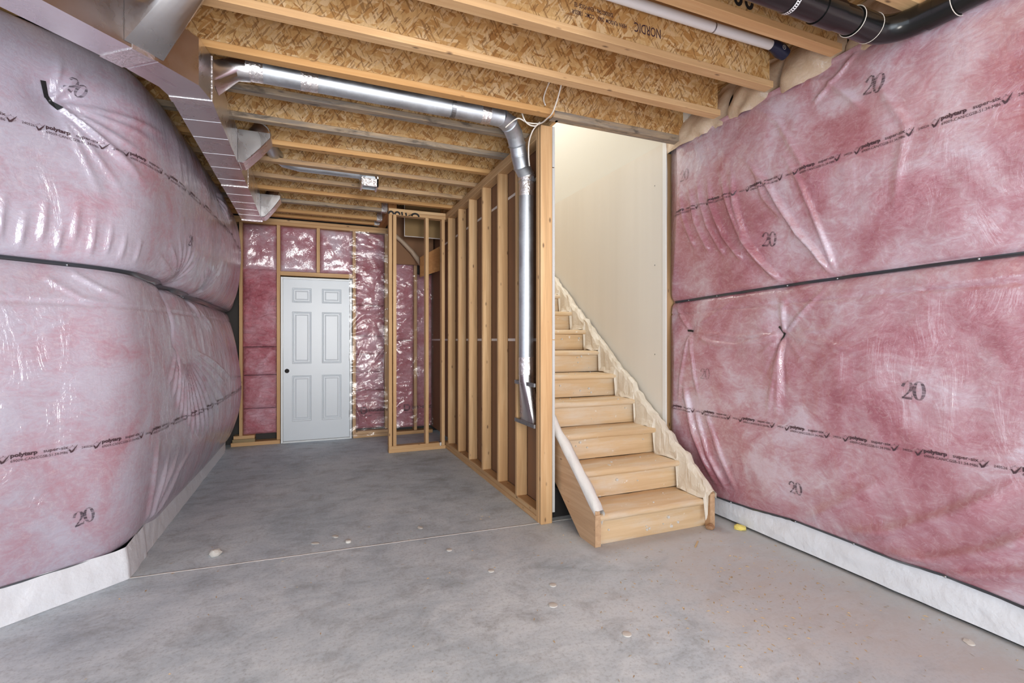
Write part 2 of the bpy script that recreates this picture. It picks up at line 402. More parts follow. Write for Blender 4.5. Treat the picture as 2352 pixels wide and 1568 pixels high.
# ================================================================= SETTING
def joint_y(x): return 3.23 - (x + .93) * .052
m = MB()
m.add([(-3.5, -3, 0), (3.2, -3, 0), (3.2, joint_y(3.2) - .003, 0), (-3.5, joint_y(-3.5) - .003, 0)], [(0, 1, 2, 3)])
m.add([(-3.5, joint_y(-3.5) + .009, 0), (3.2, joint_y(3.2) + .009, 0), (3.2, 7.2, 0), (-3.5, 7.2, 0)], [(0, 1, 2, 3)])
floor = m.build('floor', CONC, kind='structure')
jx = np.linspace(-3.4, 3.1, 260); A = np.array([[(x, joint_y(x) + d + .003 * float(vnoise(np.array(x * 12), np.array(.5), 77)), z) for d, z in ((-.006, -.002), (-.004, .002), (0, .0005), (.003, .002), (.005, -.004))] for x in jx]); grid('control_joint', A, flat('joint_dust', (.80, .79, .77), .9, var=.2, bscale=60), floor)
box('floor_slab', -3.5, 3.2, -3, 7.2, -.06, -.012, FOUND, floor)
box('ceiling', -3.5, 3.2, -3, 3.0, 3.092, 3.12, OSB, kind='structure')
box('ceiling_rear', -3.5, 1.58, 3.0, 7.2, 3.092, 3.12, OSB, kind='structure')
wl = MB().prism([(-1.12, 7.0), (-1.12, 3.32), (-3.3, 1.45), (-3.3, 1.65), (-1.3, 3.4), (-1.3, 7.0)], 0, 3.09).build('wall_left', FOUND, kind='structure')
box('wall_right', 2.86, 3.0, -3, 7.0, 0, 3.09, FOUND, kind='structure')
box('wall_rear', -1.3, 3.0, 6.86, 7.0, 0, 3.09, FOUND, kind='structure')

# stairwell
w = box('wall_stair_right', 2.600, 2.613, 3.118, 6.86, .2, 2.86, DRYW, kind='structure', c=.001)
box('corner_bead', 2.594, 2.604, 3.108, 3.150, .45, 2.86, PLASTERW, w, c=.002)
f = Flat2()
for y_, z_ in ((3.22, .62), (3.25, 1.17), (3.25, 1.9), (3.25, 2.55)): f.add(ribbon2d([(y_ - .005, z_), (y_ + .005, z_)], .01))
f.on(lambda a, b: (2.5985, a, b), 'screw_head', STRAPM, w, kind='stuff')
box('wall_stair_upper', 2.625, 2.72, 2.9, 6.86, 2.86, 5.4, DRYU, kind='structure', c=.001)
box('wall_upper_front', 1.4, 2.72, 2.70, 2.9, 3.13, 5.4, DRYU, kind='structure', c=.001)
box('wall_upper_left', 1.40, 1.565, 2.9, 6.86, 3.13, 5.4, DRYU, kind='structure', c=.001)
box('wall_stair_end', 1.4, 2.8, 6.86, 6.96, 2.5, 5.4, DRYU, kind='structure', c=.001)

# ================================================================= RIGHT INSULATION BLANKET
sv = np.concatenate([np.arange(-2.6, .7, .06), np.arange(.7, 3.172, .011)]); zt = 2.81
zv = np.concatenate([np.arange(.14, .24, .008), np.arange(.24, 2.70, .011), np.arange(2.70, zt + .001, .006)])
SS, ZZ = np.meshgrid(sv, zv, indexing='ij')
zb_r = lambda y: np.interp(y, [-2.6, .6, 1.051, 1.2, 1.322, 1.55, 1.732, 2.107, 2.4, 2.675, 3.2], [.19, .188, .184, .192, .196, .181, .187, .188, .16, .149, .15])
zs_r = lambda y: np.interp(y, [-2.6, 1.036, 1.836, 2.149, 3.107, 3.2], [1.655, 1.645, 1.633, 1.625, 1.592, 1.59])
def blanket_right(s, z):
    zb, zs = zb_r(s), zs_r(s)
    lo = np.clip((z - zb) / (zs - zb), 0, 1); up = np.clip((z - zs) / (2.80 - zs), 0, 1)
    X = np.where(z < zs, 2.718 - .013 * lo, 2.705 - .105 * up)
    end = np.clip((3.172 - s) / .035, 0, 1); end = np.sqrt(end * (2 - end))
    b = np.where(z < zs, .055 * np.sin(math.pi * lo) ** .5, .05 * np.sin(math.pi * np.clip(up * 1.02, 0, 1)) ** .6)
    b = b * (1 + .5 * vnoise(s * 1.7, z * 1.7, 3)) + (.018 * vnoise(s * 4, z * 4, 4) + .008 * vnoise(s * 10 + 3, z * 10, 5)) * np.clip((z - zb) / .2, 0, 1)
    h = b
    pin = lambda a, c, r, d: -d * np.exp(-(np.hypot(s - a, z - c) / r) ** 2)
    h = h + pin(2.14, 1.325, .10, .030) + pin(2.92, 1.357, .07, .02) + pin(1.836, 1.634, .06, .012) + pin(2.149, 1.622, .05, .01)
    R = lambda pts, w, a, **k: ridge(s, z, pts, w, a, **k)
    for q, w_, a_ in [((1.836, 1.63), .007, .012), ((2.149, 1.6), .010, .013), ((2.12, 1.6), .008, .010), ((1.70, 1.36), .008, .009), ((1.5, 1.20), .016, .010), ((2.24, .72), .016, .016),
                      ((2.17, .75), .013, .014), ((2.10, .85), .010, -.008), ((2.3, .95), .012, -.008), ((1.9, 1.55), .007, .008), ((1.95, 1.12), .012, .007), ((2.35, 1.15), .010, .007), ((2.45, 1.42), .008, .006)]:
        h = h + R([(2.14, 1.325), q], w_ * .6, a_, w1=w_ * 1.6, head=.08, tail=.5)
    for pts, w_, a_ in [([(2.14, 1.325), (2.5, 1.25), (2.72, 1.27), (2.92, 1.35)], .014, .013), ([(2.14, 1.325), (2.5, 1.31), (2.92, 1.355)], .010, .009), ([(2.92, 1.357), (2.85, 1.0), (2.8, .8)], .012, .01),
                        ([(2.92, 1.357), (3.0, 1.0), (3.05, .75)], .012, .012), ([(2.92, 1.357), (3.05, 1.5), (3.1, 1.57)], .012, .01), ([(2.92, 1.357), (2.6, 1.52), (2.45, 1.6)], .008, .007),
                        ([(1.836, 1.635), (1.93, 1.80), (2.005, 1.904), (2.10, 2.08), (2.18, 2.236), (2.375, 2.5)], .013, .022), ([(1.82, 1.64), (1.88, 1.9), (1.97, 2.2), (2.1, 2.45)], .012, .012),
                        ([(2.149, 1.63), (2.30, 1.80), (2.42, 2.0), (2.50, 2.25), (2.56, 2.5)], .016, .019), ([(2.25, 1.75), (2.38, 1.95), (2.44, 2.2), (2.46, 2.48)], .016, .016), ([(2.4, 1.8), (2.55, 2.0), (2.64, 2.25), (2.67, 2.5)], .017, .017),
                        ([(2.55, 1.85), (2.68, 2.1), (2.74, 2.3), (2.76, 2.5)], .017, .015), ([(2.68, 1.9), (2.80, 2.15), (2.85, 2.48)], .017, .013), ([(2.82, 1.95), (2.92, 2.2), (2.95, 2.5)], .016, .011),
                        ([(2.08, 2.0), (2.22, 2.18), (2.29, 2.42)], .014, .013)]:
        h = h + R(pts, w_, a_ * 1.5, head=.12, tail=.4)
    for pts, w_, a_ in [([(1.80, .22), (1.55, .32), (1.28, .50), (1.0, .74)], .03, .022), ([(1.62, .2), (1.38, .25), (1.15, .38), (.9, .60)], .03, .024), ([(1.36, .2), (1.2, .26), (1.0, .36), (.8, .5)], .028, .02),
                        ([(2.0, .22), (1.75, .42), (1.5, .62)], .03, .011), ([(2.98, 1.0), (2.88, .6), (2.72, .3), (2.64, .2)], .025, .022), ([(2.86, .8), (2.74, .45), (2.58, .2)], .018, .017), ([(2.76, .8), (2.62, .45), (2.5, .22)], .02, .012),
                        ([(1.5, 1.9), (1.42, 2.3), (1.6, 2.7)], .02, .006), ([(1.9, 2.2), (2.1, 2.6), (2.3, 2.79)], .016, .008), ([(1.6, 2.45), (1.8, 2.7), (2.0, 2.80)], .016, .01), ([(1.9, 2.6), (1.72, 2.72), (1.62, 2.81)], .012, .01)]:
        h = h + R(pts, w_, a_ * 1.4, head=.2, tail=.3)
    # loose joint of two batts just under the seam
    h = h - .012 * np.exp(-((z - (1.515 - .02 * (s - 2))) / .006) ** 2) * (s > .5)
    h = h + .010 * ((z < zs) & (z > 1.515 - .02 * (s - 2))) * np.clip((1.62 - s) * 4, 0, 1)
    seam = .02 * np.exp(-((z - zs) / .02) ** 2)
    X = X - (h - seam) * end * np.clip((2.81 - z) / .06, .35, 1) + (1 - end) * .03
    return X
XR = np.maximum(blanket_right(SS, ZZ), 2.698 - np.clip(3.172 - SS, 0, 9) * .55)
PR = np.stack([XR, SS, np.maximum(ZZ, zb_r(SS) - .004)], -1)
SHR = Sheet(sv, zv, PR); SHR.N = np.where(SHR.N[..., :1] > 0, -SHR.N, SHR.N)
rb = thing('insulation_blanket', 'pink film-wrapped insulation blanket covering the wall to the right of the stairs', 'insulation', (2.72, 1.5, .15))
grid('batting', PR, PINKR, rb)
def strip_on(sh, ss, zfun, hw, lift, name, mat, parent, **k):
    A = np.array([[sh.at(a, zfun(a) + d, lift) for d in (-hw, 0, hw)] for a in ss]); return grid(name, A, mat, parent, **k)
ssr = strip_on(SHR, np.arange(-2.5, 3.165, .03), zs_r, .011, .004, 'seam_strap', STRAPB, rb)
sbr = strip_on(SHR, np.arange(-2.5, 3.15, .03), lambda y: zb_r(y) + .004, .008, .004, 'bottom_strap', STRAPB, rb)
def pin_at(sh, a, z, parent, r=.006):
    c = Vector(sh.at(a, z, .004)); n = Vector(sh.at(a, z, .012)) - c
    MB().tube([c, c + n * .5, c + n], [r, r, r * .4], 8).build('fixing_pin', STRAPM, parent, smooth=True)
for a in (2.99, 2.70, 2.149, 1.836, 1.2): pin_at(SHR, a, float(zs_r(a)), ssr)
for a in (2.57, 2.08, 1.735, 1.322): pin_at(SHR, a, float(zb_r(a)) + .004, sbr)
def tape_on(sh, pts, w, parent):
    Flat2().add(ribbon2d(pts, w)).on(lambda a, b: sh.at(a, b, .006), 'tape_patch', TAPEB, parent)
tape_on(SHR, [(2.168, 1.374), (2.150, 1.35), (2.131, 1.325), (2.128, 1.322)], .016, rb); tape_on(SHR, [(2.130, 1.330), (2.142, 1.305), (2.155, 1.284)], .014, rb); tape_on(SHR, [(2.951, 1.361), (2.92, 1.358), (2.89, 1.354)], .017, rb)
tape_on(SHR, [(2.11, .190), (2.075, .190)], .02, rb)
UNIT = print_unit()
for zl, s0 in ((2.262, 1.302), (.759, 1.405)):
    for k in range(-3, 6):
        a0 = s0 + .3425 * k
        if .75 < a0 - .3 and a0 + .04 < 3.17 or (a0 > 3.1 and a0 - .1 < 3.0):
            UNIT.on(lambda a, b: SHR.at(a0 - a, zl + b, .004), 'printed_line', INK, rb)
for a, z, h_, rot, mt in ((1.563, 2.515, .085, -.25, INKF), (2.211, 1.875, .085, -.15, INKF), (2.882, 2.48, .08, 0, INKVF), (1.427, 1.005, .085, .0, INKF), (2.75, 1.005, .075, 0, INKVF), (2.053, .367, .072, .05, INKF)):
    g = Flat2().add((glyph20(h_).v, glyph20(h_).f), rot=rot)
    g.on(lambda x, y: SHR.at(a - x, z + y, .0035), 'printed_number', mt, rb)

# white membrane along the foot of the right wall
sy = np.arange(-2.6, 3.1, .02); A = np.zeros((len(sy), 12, 3))
for i, y in enumerate(sy):
    for j in range(12):
        u = j / 11; z = .014 + u * (float(zb_r(y)) - .002)
        bul = .004 * math.sin(math.pi * u) + .014 * float(vnoise(np.array(y * 9.), np.array(u * 2.5 + y * 2), 9)) * math.sin(math.pi * min(1, u + .15))
        A[i, j] = (2.742 - bul, y, z)
grid('baseboard_right', A, WRAP, kind='structure')
box('gap_shade_strip_1', 2.765, 2.86, -2.6, 3.1, -.005, .18, DARK, kind='structure', c=.001)  # dark strip stands in for the shaded gap under and behind the membrane

# ================================================================= LEFT INSULATION BLANKET
C0 = np.array([-.935, 3.23]); DG = np.array([-.759, -.651])
sl = np.concatenate([np.arange(-2.7, -.7, .05), np.arange(-.7, 1.2, .011), np.arange(1.2, 3.32, .016)])
base = np.where(sl[:, None] < 0, C0 + DG * (-sl[:, None]), C0 + np.array([0, 1.]) * sl[:, None])
k_ = 9; sm = base.copy()
for _ in range(5):
    pad = np.pad(sm, ((k_, k_), (0, 0)), mode='reflect', reflect_type='odd')
    sm = np.stack([np.convolve(pad[:, c], np.ones(2 * k_ + 1) / (2 * k_ + 1), 'valid') for c in (0, 1)], 1)
wgt = np.clip(1 - np.abs(sl) / .6, 0, 1)[:, None] ; sm = base + (sm - base) * np.clip(wgt * 2, 0, 1)
tg = np.gradient(sm, axis=0); tg /= np.linalg.norm(tg, axis=1, keepdims=True); nr = np.stack([tg[:, 1], -tg[:, 0]], 1)
zl_ = np.concatenate([np.arange(.135, 2.785, .0115)])
SL, ZL = np.meshgrid(sl, zl_, indexing='ij')
zb_l = lambda s: np.interp(s, [-2.7, -.5, -.05, .28, .5, 3.3], [.175, .17, .155, .185, .145, .13])
zs_l = lambda s: np.interp(s, [-2.7, -.2, .3, .66, 1.3, 3.3], [1.662, 1.664, 1.66, 1.648, 1.625, 1.61])
def blanket_left(s, z):
    zb, zs = zb_l(s), zs_l(s)
    lo = np.clip((z - zb) / (zs - zb), 0, 1); up = np.clip((z - zs) / (2.78 - zs), 0, 1)
    AL = np.interp(s, [-2.7, -.3, .1, .5, 1.0, 1.8, 2.6, 3.0, 3.3], [.07, .06, .075, .11, .15, .19, .21, .20, .12])
    AU = np.interp(s, [-2.7, -.1, .24, .48, 1.16, 1.67, 2.5, 3.0, 3.3], [.07, .068, .115, .155, .215, .23, .225, .205, .13])
    b = np.where(z < zs, AL * np.sin(math.pi * lo ** .85) ** .55, AU * np.sin(math.pi * np.clip(up, 0, 1) ** .95) ** .36)
    b = b * (1 + .15 * vnoise(s * 1.5, z * 1.5, 13)) + .009 * vnoise(s * 3.5, z * 3.5, 14) + .004 * vnoise(s * 9, z * 9, 15)
    seam = .015 * np.exp(-((z - zs) / .02) ** 2)
    pin = lambda a, c, r, d: -d * np.exp(-(np.hypot(s - a, z - c) / r) ** 2)
    h = b - seam + pin(-.315, 2.43, .10, .035) + pin(1.776, 2.594, .14, .07) + pin(.70, 1.64, .12, .05) + pin(.69, 1.29, .08, .035) + pin(1.3, 1.63, .09, .03)
    R = lambda pts, w, a, **k: ridge(s, z, pts, w, a, **k)
    for q, w_, a_ in [((.35, 2.53), .012, .013), ((.2, 2.42), .012, .012), ((.10, 2.30), .011, .015), ((.06, 2.2), .010, .016), ((.12, 2.13), .012, .018), ((.0, 2.02), .012, .010), ((-.1, 1.95), .012, .008), ((-.2, 2.65), .014, .014), ((-.28, 2.68), .010, .012)]:
        h = h + R([(-.315, 2.43), q], w_ * .5, a_, w1=w_ * 1.6, head=.08, tail=.5)
    for a, z0, z1, w_, a_ in [(-.50, 1.70, 1.98, .010, .014), (-.43, 1.69, 1.92, .009, .012), (-.36, 1.72, 2.0, .011, .013), (-.30, 1.70, 1.88, .008, .012), (-.24, 1.74, 2.02, .010, .010), (-.17, 1.69, 1.95, .010, .013), (-.10, 1.71, 1.93, .010, .011), (-.03, 1.7, 1.9, .01, .01), (.06, 1.7, 1.88, .01, .009)]:
        h = h + R([(a, z0), (a + .02, z1)], w_, a_, head=.3, tail=.6)
    for q in [(.2, 1.82), (.33, 1.92), (.45, 2.0), (.58, 2.02), (.72, 2.05), (.86, 2.02), (1.0, 1.95)]:
        h = h + R([(.69, 1.655), q], .006, .013, w1=.016, head=.08, tail=.5)
    for q in [(1.05, 1.85), (1.15, 1.93), (1.28, 1.97), (1.42, 1.95), (1.55, 1.93), (1.7, 1.9)]:
        h = h + R([(1.32, 1.63), q], .006, .013, w1=.016, head=.08, tail=.5)
    h = h + R([(.70, 1.63), (.66, 1.45), (.69, 1.29)], .03, -.035, head=.05, tail=.1) + R([(.69, 1.32), (.64, 1.1), (.60, .95)], .02, -.02, head=.05, tail=.5)
    for q in [(.42, 1.0), (.5, .9), (.58, .80), (.66, .74), (.75, .68), (.85, .62), (.96, .56), (1.08, .54), (1.22, .52), (1.36, .52), (1.52, .56), (1.7, .62), (1.9, .70), (2.1, .80), (2.3, .90)]:
        h = h + R([(.70, 1.28), ((.70 + q[0]) / 2 + .02, (1.28 + q[1]) / 2 + .02), q], .006, .017, w1=.017, head=.45, tail=.2)
    for q in [(1.5, 1.4), (1.65, 1.32), (1.8, 1.3), (1.95, 1.35)]: h = h + R([(1.32, 1.62), q], .007, .014, w1=.02, head=.2, tail=.4)
    for q in [(1.55, 2.72), (1.6, 2.45), (1.7, 2.38), (1.85, 2.36), (2.0, 2.4), (2.1, 2.5), (2.1, 2.66), (1.5, 2.55)]:
        h = h + R([(1.776, 2.594), q], .008, .013, w1=.022, head=.1, tail=.5)
    for pts, w_, a_ in [([(.28, .2), (.36, .35), (.5, .6)], .022, .02), ([(.3, .2), (.45, .38), (.7, .55)], .02, .018), ([(.25, .2), (.25, .5), (.3, .8)], .03, .015), ([(.4, .2), (.7, .4), (1.0, .5)], .02, .014), ([(-.35, 1.6), (-.2, 1.5), (0, 1.45)], .01, .008), ([(-.24, 1.63), (-.1, 1.55), (.05, 1.5)], .01, .012)]:
        h = h + R(pts, w_, a_, head=.1, tail=.5)
    h = h - .008 * np.exp(-((z - (1.47 + .01 * s)) / .006) ** 2)
    return h
HL = blanket_left(SL, ZL)
PL = np.concatenate([sm[:, None, :] + nr[:, None, :] * HL[..., None], np.maximum(ZL, zb_l(SL) - .004)[..., None]], -1)
SHL = Sheet(sl, zl_, PL)
flipN = (SHL.N[..., 0] * nr[:, None, 0] + SHL.N[..., 1] * nr[:, None, 1]) < 0; SHL.N[flipN] *= -1
lb = thing('insulation_blanket', 'pale pink film-wrapped insulation blanket bulging along the left wall under the metal duct', 'insulation', (-.93, 3.23, .13))
grid('batting', PL, PINKL, lb)
ssl = strip_on(SHL, np.arange(-2.6, 3.28, .03), zs_l, .012, .004, 'seam_strap', STRAPB, lb)
strip_on(SHL, np.arange(-2.6, .3, .03), lambda s: zb_l(s) + .004, .006, .004, 'bottom_strap', STRAPB, lb)
for a in (-.24, .68, 1.31): pin_at(SHL, a, float(zs_l(a)), ssl)
tape_on(SHL, [(-.352, 2.512), (-.338, 2.46), (-.333, 2.44)], .022, lb); tape_on(SHL, [(-.336, 2.45), (-.318, 2.425), (-.290, 2.402)], .022, lb); pin_at(SHL, -.322, 2.432, lb, .004)
for zl, s0, rise in ((2.280, -.371, .0), (.757, -.489, .0)):
    for k in range(-2, 11):
        a0 = s0 + .336 * k
        if a0 + .3 > 3.25: break
        UNIT.on(lambda a, b: SHL.at(a0 + a, zl + b, .004), 'printed_line', INK, lb)
for a, z, h_, rot, mt in ((-.245, 2.50, .07, -.45, INKF), (.70, 1.93, .075, -.05, INKF), (-.193, .372, .072, .16, INKF)):
    Flat2().add((glyph20(h_).v, glyph20(h_).f), rot=rot).on(lambda x, y: SHL.at(a + x, z + y, .0035), 'printed_number', mt, lb)
A = np.zeros((len(sl), 8, 3))
for i, s_ in enumerate(sl):
    for j in range(8):
        u = j / 7; b_ = .030 + .008 * float(vnoise(np.array(s_ * 9.), np.array(u * 2.), 19)) - .022 * u
        if s_ > 3.2: b_ = .005
        A[i, j, :2] = base[i] + (nr[i] if abs(s_) > .25 else np.array([.9, -.43])) * b_ * (1 if s_ < .3 else .5); A[i, j, 2] = .001 + u * (float(zb_l(s_)) + .01)
grid('baseboard_left', A, WRAP, kind='structure')

# ================================================================= CEILING JOISTS
ZJ = 2.79
JO = [(1.385, -1.2, 2.55, WX, 'I-joist nearest the camera, crossed under by the black drain pipe'),
      (1.755, -2.2, 2.55, WX, 'clean I-joist with black spray marks on its web beside the drain pipe'),
      (2.155, -2.2, 2.54, WX, 'clean I-joist with printed black lettering upside down on its web'),
      (2.55, -1.9, 2.53, WX, 'clean I-joist passing just in front of the stairwell opening'),
      (2.965, -1.4, 1.50, WXO, 'amber I-joist that ends on top of the post beside the stairs'),
      (3.38, -1.08, 1.545, WXG, 'first grey weathered I-joist, right behind the long silver pipe'),
      (3.80, -1.08, 1.545, WXG, 'second grey weathered I-joist behind the long silver pipe'),
      (4.215, -1.08, 1.545, WXO, 'yellow I-joist between the grey joists and the small ceiling boot'),
      (4.62, -1.08, 1.545, WXM, 'dark spotted I-joist carrying the short round duct along it'),
      (5.075, -1.08, 1.545, WXM, 'spotted I-joist just behind the small square ceiling boot'),
      (5.48, -1.08, 1.545, WXO, 'yellow I-joist just before the narrow stud frame'),
      (5.91, -1.08, .815, WXG, 'grey I-joist hung on the beam by the nearest steel hanger'),
      (6.36, -1.08, .815, WXO, 'amber I-joist hung on the beam by the middle steel hanger'),
      (6.62, -1.08, .815, WXO, 'amber I-joist closest to the far wall with the door')]
for y1, x0, x1, wm, lab in JO:
    y0 = y1 - .064
    j = thing('ceiling_joist', lab, 'joist', ((x0 + x1) / 2, (y0 + y1) / 2, ZJ), 'I-joists under the floor above')
    box('bottom_flange', x0, x1, y0, y1, ZJ, ZJ + .038, wm, j, c=.002); box('top_flange', x0, x1, y0, y1, 3.052, 3.09, wm, j, c=.002)
    web = box('web', x0, x1, (y0 + y1) / 2 - .005, (y0 + y1) / 2 + .005, ZJ + .036, 3.054, OSB, j, c=.0005)
    if abs(y1 - 2.155) < .01:
        yw = (y0 + y1) / 2 - .0062
        f = Flat2(); f.add(text2d('NORDIC', .072, .0006, 0, .62), -1.735, -2.952); f.on(lambda a, b: (-a, yw, -b), 'printed_word', INK, web)
        f = Flat2(); f.add(text2d('HERN PLROOM  2063    CCMC  13032-R', .030, .0004, 0, .62), -1.515, -2.925); f.on(lambda a, b: (-a, yw, -b), 'printed_lettering', INK, web, kind='stuff')
        f = Flat2(); f.add(text2d('S3050SD346 :  E36F-F2CE  EE', .030, .0004, 0, .62), -1.43, -2.962)
        f.on(lambda a, b: (-a, yw, -b), 'printed_lettering', INK, web, kind='stuff')
    if abs(y1 - 1.755) < .01:
        f = Flat2()
        for cx in (1.855, 1.925): f.add(ribbon2d([(cx + .020 * math.cos(a), 2.895 + .028 * math.sin(a)) for a in np.linspace(0, 6.4, 16)], .018))
        f.add(ribbon2d([(1.78, 2.93), (1.80, 2.88)], .015)); f.on(lambda a, b: (a, (y0 + y1) / 2 - .0062, b), 'spray_mark', SPRAY, web)
rbd = thing('rim_board', 'dark flaked rim board standing on the stud partition between the joist ends', 'rim board', (1.555, 4.4, ZJ)); box('board', 1.546, 1.566, 2.97, 6.86, ZJ, 3.09, OSB, rbd, c=.001)
# stairwell header
h = thing('stairwell_header', 'rim board header of flaked wood with a grey lower edge above the stair opening', 'header', (2.0, 2.95, ZJ))
box('rim_board', 1.505, 2.612, 2.935, 2.968, 2.835, 3.09, OSB, h, c=.001); box('edge_strip', 1.505, 2.612, 2.93, 3.0, ZJ, 2.836, WXG, h, c=.002)
# beam with hangers
bmT = thing('support_beam', 'dark amber wooden beam running to the far wall past the narrow stud frame', 'beam', (.87, 6.2, ZJ))
box('beam_member', .82, .868, 5.76, 6.78, ZJ, 3.09, WYO, bmT); box('beam_member', .868, .916, 5.76, 6.78, ZJ, 3.09, WYO, bmT)
for yc, lab in ((5.878, 'steel joist hanger holding the grey weathered joist on the beam'), (6.328, 'steel joist hanger second along the beam towards the far wall'), (6.588, 'steel joist hanger on the beam nearest the far wall')):
    m = thing('joist_hanger', lab, 'bracket', (.80, yc, ZJ - .002), 'joist hangers on the beam')
    MB().box(.755, .818, yc - .036, yc + .036, ZJ - .004, ZJ - .001, .0005).box(.755, .818, yc - .037, yc - .034, ZJ - .004, ZJ + .12, .0005).box(.755, .818, yc + .034, yc + .037, ZJ - .004, ZJ + .12, .0005).build('seat', GALV, m)
    MB().box(.814, .818, yc - .075, yc - .036, ZJ + .01, ZJ + .14, .0005).box(.814, .818, yc + .036, yc + .075, ZJ + .01, ZJ + .14, .0005).build('flange', GALV, m)
# rim insulation between joist ends
for ya, yb, lab in ((2.522, 3.16, 'beige insulation puff in the joist bay beside the stairwell header'), (2.127, 2.514, 'beige insulation puff in the second joist bay from the stairwell'), (1.727, 2.119, 'beige insulation puff in the joist bay below the white pipe'), (.9, 1.719, 'dim insulation puff behind the black drain pipe')):
    n1, n2 = 24, 20; A = np.zeros((n1, n2, 3)); se = int(ya * 100)
    for i in range(n1):
        for jj in range(n2):
            u = i / (n1 - 1); v = jj / (n2 - 1); y = ya + (yb - ya) * u
            bul = (.03 + .06 * math.sin(math.pi * u) ** .6) * math.sin(math.pi * min(1, v + .12)) ** .7 + .04 * float(vnoise(np.array(y * 14), np.array(v * 4.), se))
            A[i, jj] = (2.635 + .09 * v - bul, y, ZJ - .03 + .325 * v)
    o = grid('rim_insulation', A, BEIGE); tag(o, lab, 'insulation', 'insulation in the joist ends')

# ================================================================= STUD PARTITION BESIDE THE STAIRS
pt = thing('stud_partition', 'bare wooden stud wall beside the stairs with a silver pipe in its front bay', 'framing', (1.52, 4.4, 0))
box('bottom_plate', 1.475, 1.564, 3.141, 5.75, 0, .038, WY, pt); box('bottom_plate', 1.478, 1.564, 3.141, 5.75, .038, .076, WY, pt)
box('top_plate', 1.475, 1.564, 3.141, 5.75, 2.714, 2.752, WY, pt); box('top_plate', 1.475, 1.564, 3.141, 5.75, 2.752, ZJ - .001, WY, pt)
for y in (3.49, 3.895, 4.31, 4.73, 5.12, 5.545): box('stud', 1.475, 1.563, y, y + .038, .076, 2.714, WZ, pt, c=.004)
box('end_post', 1.477, 1.566, 3.065, 3.103, 0, ZJ - .001, WZ, pt, c=.003); box('end_post', 1.475, 1.564, 3.103, 3.141, 0, ZJ - .001, WZ, pt, c=.003)
dz = thing('drywall_sheet', 'upright drywall lining on the stair side of the stud partition, brown paper showing between studs', 'drywall', (1.575, 4.8, .07))
for z0, z1 in ((.075, 1.287), (1.293, 2.50), (2.506, 2.79)):
    box('board', 1.5675, 1.584, 3.072, 6.8, z0, z1, KRAFT, dz, c=.0005); box('face', 1.584, 1.587, 3.072, 6.8, z0, z1, DRYW, dz, c=.0003)
    box('cut_edge', 1.5675, 1.587, 3.068, 3.073, z0, z1, GYPS, dz, c=.0003)
for z in (1.29, 2.503): box('joint_tape', 1.5645, 1.5672, 3.15, 6.8, z - .011, z + .011, TAPEW, dz, c=.0003)
# vertical silver duct in the front bay
vd = thing('round_duct', 'silver round duct crossing under the joists and dropping down the stud bay beside the post', 'duct', (.35, 3.12, 2.80))
P0 = Vector((-.34, 3.10, 2.815)); P1 = Vector((1.10, 3.115, 2.812))
MB().tube([P0, P0 + (P1 - P0) * .22], .064, 28).build('pipe_section', PIPE, vd, smooth=True)
MB().tube([P0 + (P1 - P0) * .235, P1], .061, 28).build('pipe_section', PIPE, vd, smooth=True)
MB().tube([P0 + (P1 - P0) * k for k in (.195, .21, .225, .24, .26)], [.0655, .066, .063, .0645, .0625], 24).build('tape_wrap', FOIL, vd, smooth=True)
MB().tube([P0 + (P1 - P0) * k for k in (.0, .02, .06)], [.066, .067, .0655], 24).build('tape_wrap', FOIL, vd, smooth=True)
MB().tube([P1 + Vector((k, 0, 0)) for k in (-.05, -.02, .012)], [.0625, .065, .063], 24).build('tape_wrap', FOIL, vd, smooth=True)
hx = .84; MB().loft([[(hx + d, 3.108 + .067 * math.cos(a), 2.815 + .067 * math.sin(a)) for d in (0, .028)] for a in np.linspace(-3.3, .2, 18)], closed=False).build('hanger_strap', STRAPM, vd)
ELB = [(1.10, 3.115, 2.812), (1.20, 3.12, 2.81), (1.275, 3.155, 2.795), (1.335, 3.21, 2.755), (1.375, 3.25, 2.70), (1.40, 3.275, 2.64), (1.435, 3.305, 2.57), (1.485, 3.335, 2.52), (1.487, 3.337, 2.47)]
EV = [Vector(p) for p in ELB]
for i in range(0, len(EV) - 1):
    a, b = EV[i], EV[i + 1]; d = (b - a) * .06
    MB().tube([a - d, a + d * 2, b - d * 2, b + d], [.0615, .0595, .0595, .0615], 24).build('elbow_gore', PIPE, vd, smooth=True)
for i in (2, 4, 6):
    d = (EV[i + 1] - EV[i - 1]).normalized() * .006
    MB().tube([EV[i] - d, EV[i], EV[i] + d], [.060, .0665, .060], 24).build('crimp_ring', PIPE, vd, smooth=True)
MB().tube([(1.485, 3.335, 2.50), (1.485, 3.335, 1.075)], .055, 28).build('pipe_section', PIPE, vd, smooth=True)
MB().tube([(1.485, 3.335, z) for z in (2.52, 2.47, 2.42, 2.36)], [.060, .058, .0575, .0565], 24).build('tape_wrap', FOIL, vd, smooth=True)
MB().tube([(1.485, 3.335, z) for z in (1.16, 1.12, 1.08, 1.03)], [.0562, .0575, .057, .0575], 24).build('tape_wrap', FOIL, vd, smooth=True)
def rect_ring(cx, cy, z, hx_, hy, n=24):
    out = []
    for k in range(n):
        a = 2 * math.pi * (k + .5) / n; c, s_ = math.cos(a), math.sin(a); q = max(abs(c), abs(s_)); out.append((cx + hx_ * c / q, cy + hy * s_ / q, z))
    return out
circ = lambda z, r: [(1.487 + r * math.cos(2 * math.pi * (k + .5) / 24), 3.335 + r * math.sin(2 * math.pi * (k + .5) / 24), z) for k in range(24)]
MB().loft([circ(1.05, .057), circ(.985, .057), rect_ring(1.512, 3.335, .70, .038, .12), rect_ring(1.512, 3.335, .66, .038, .12)]).build('stack_boot', GALV, vd, smooth=True)
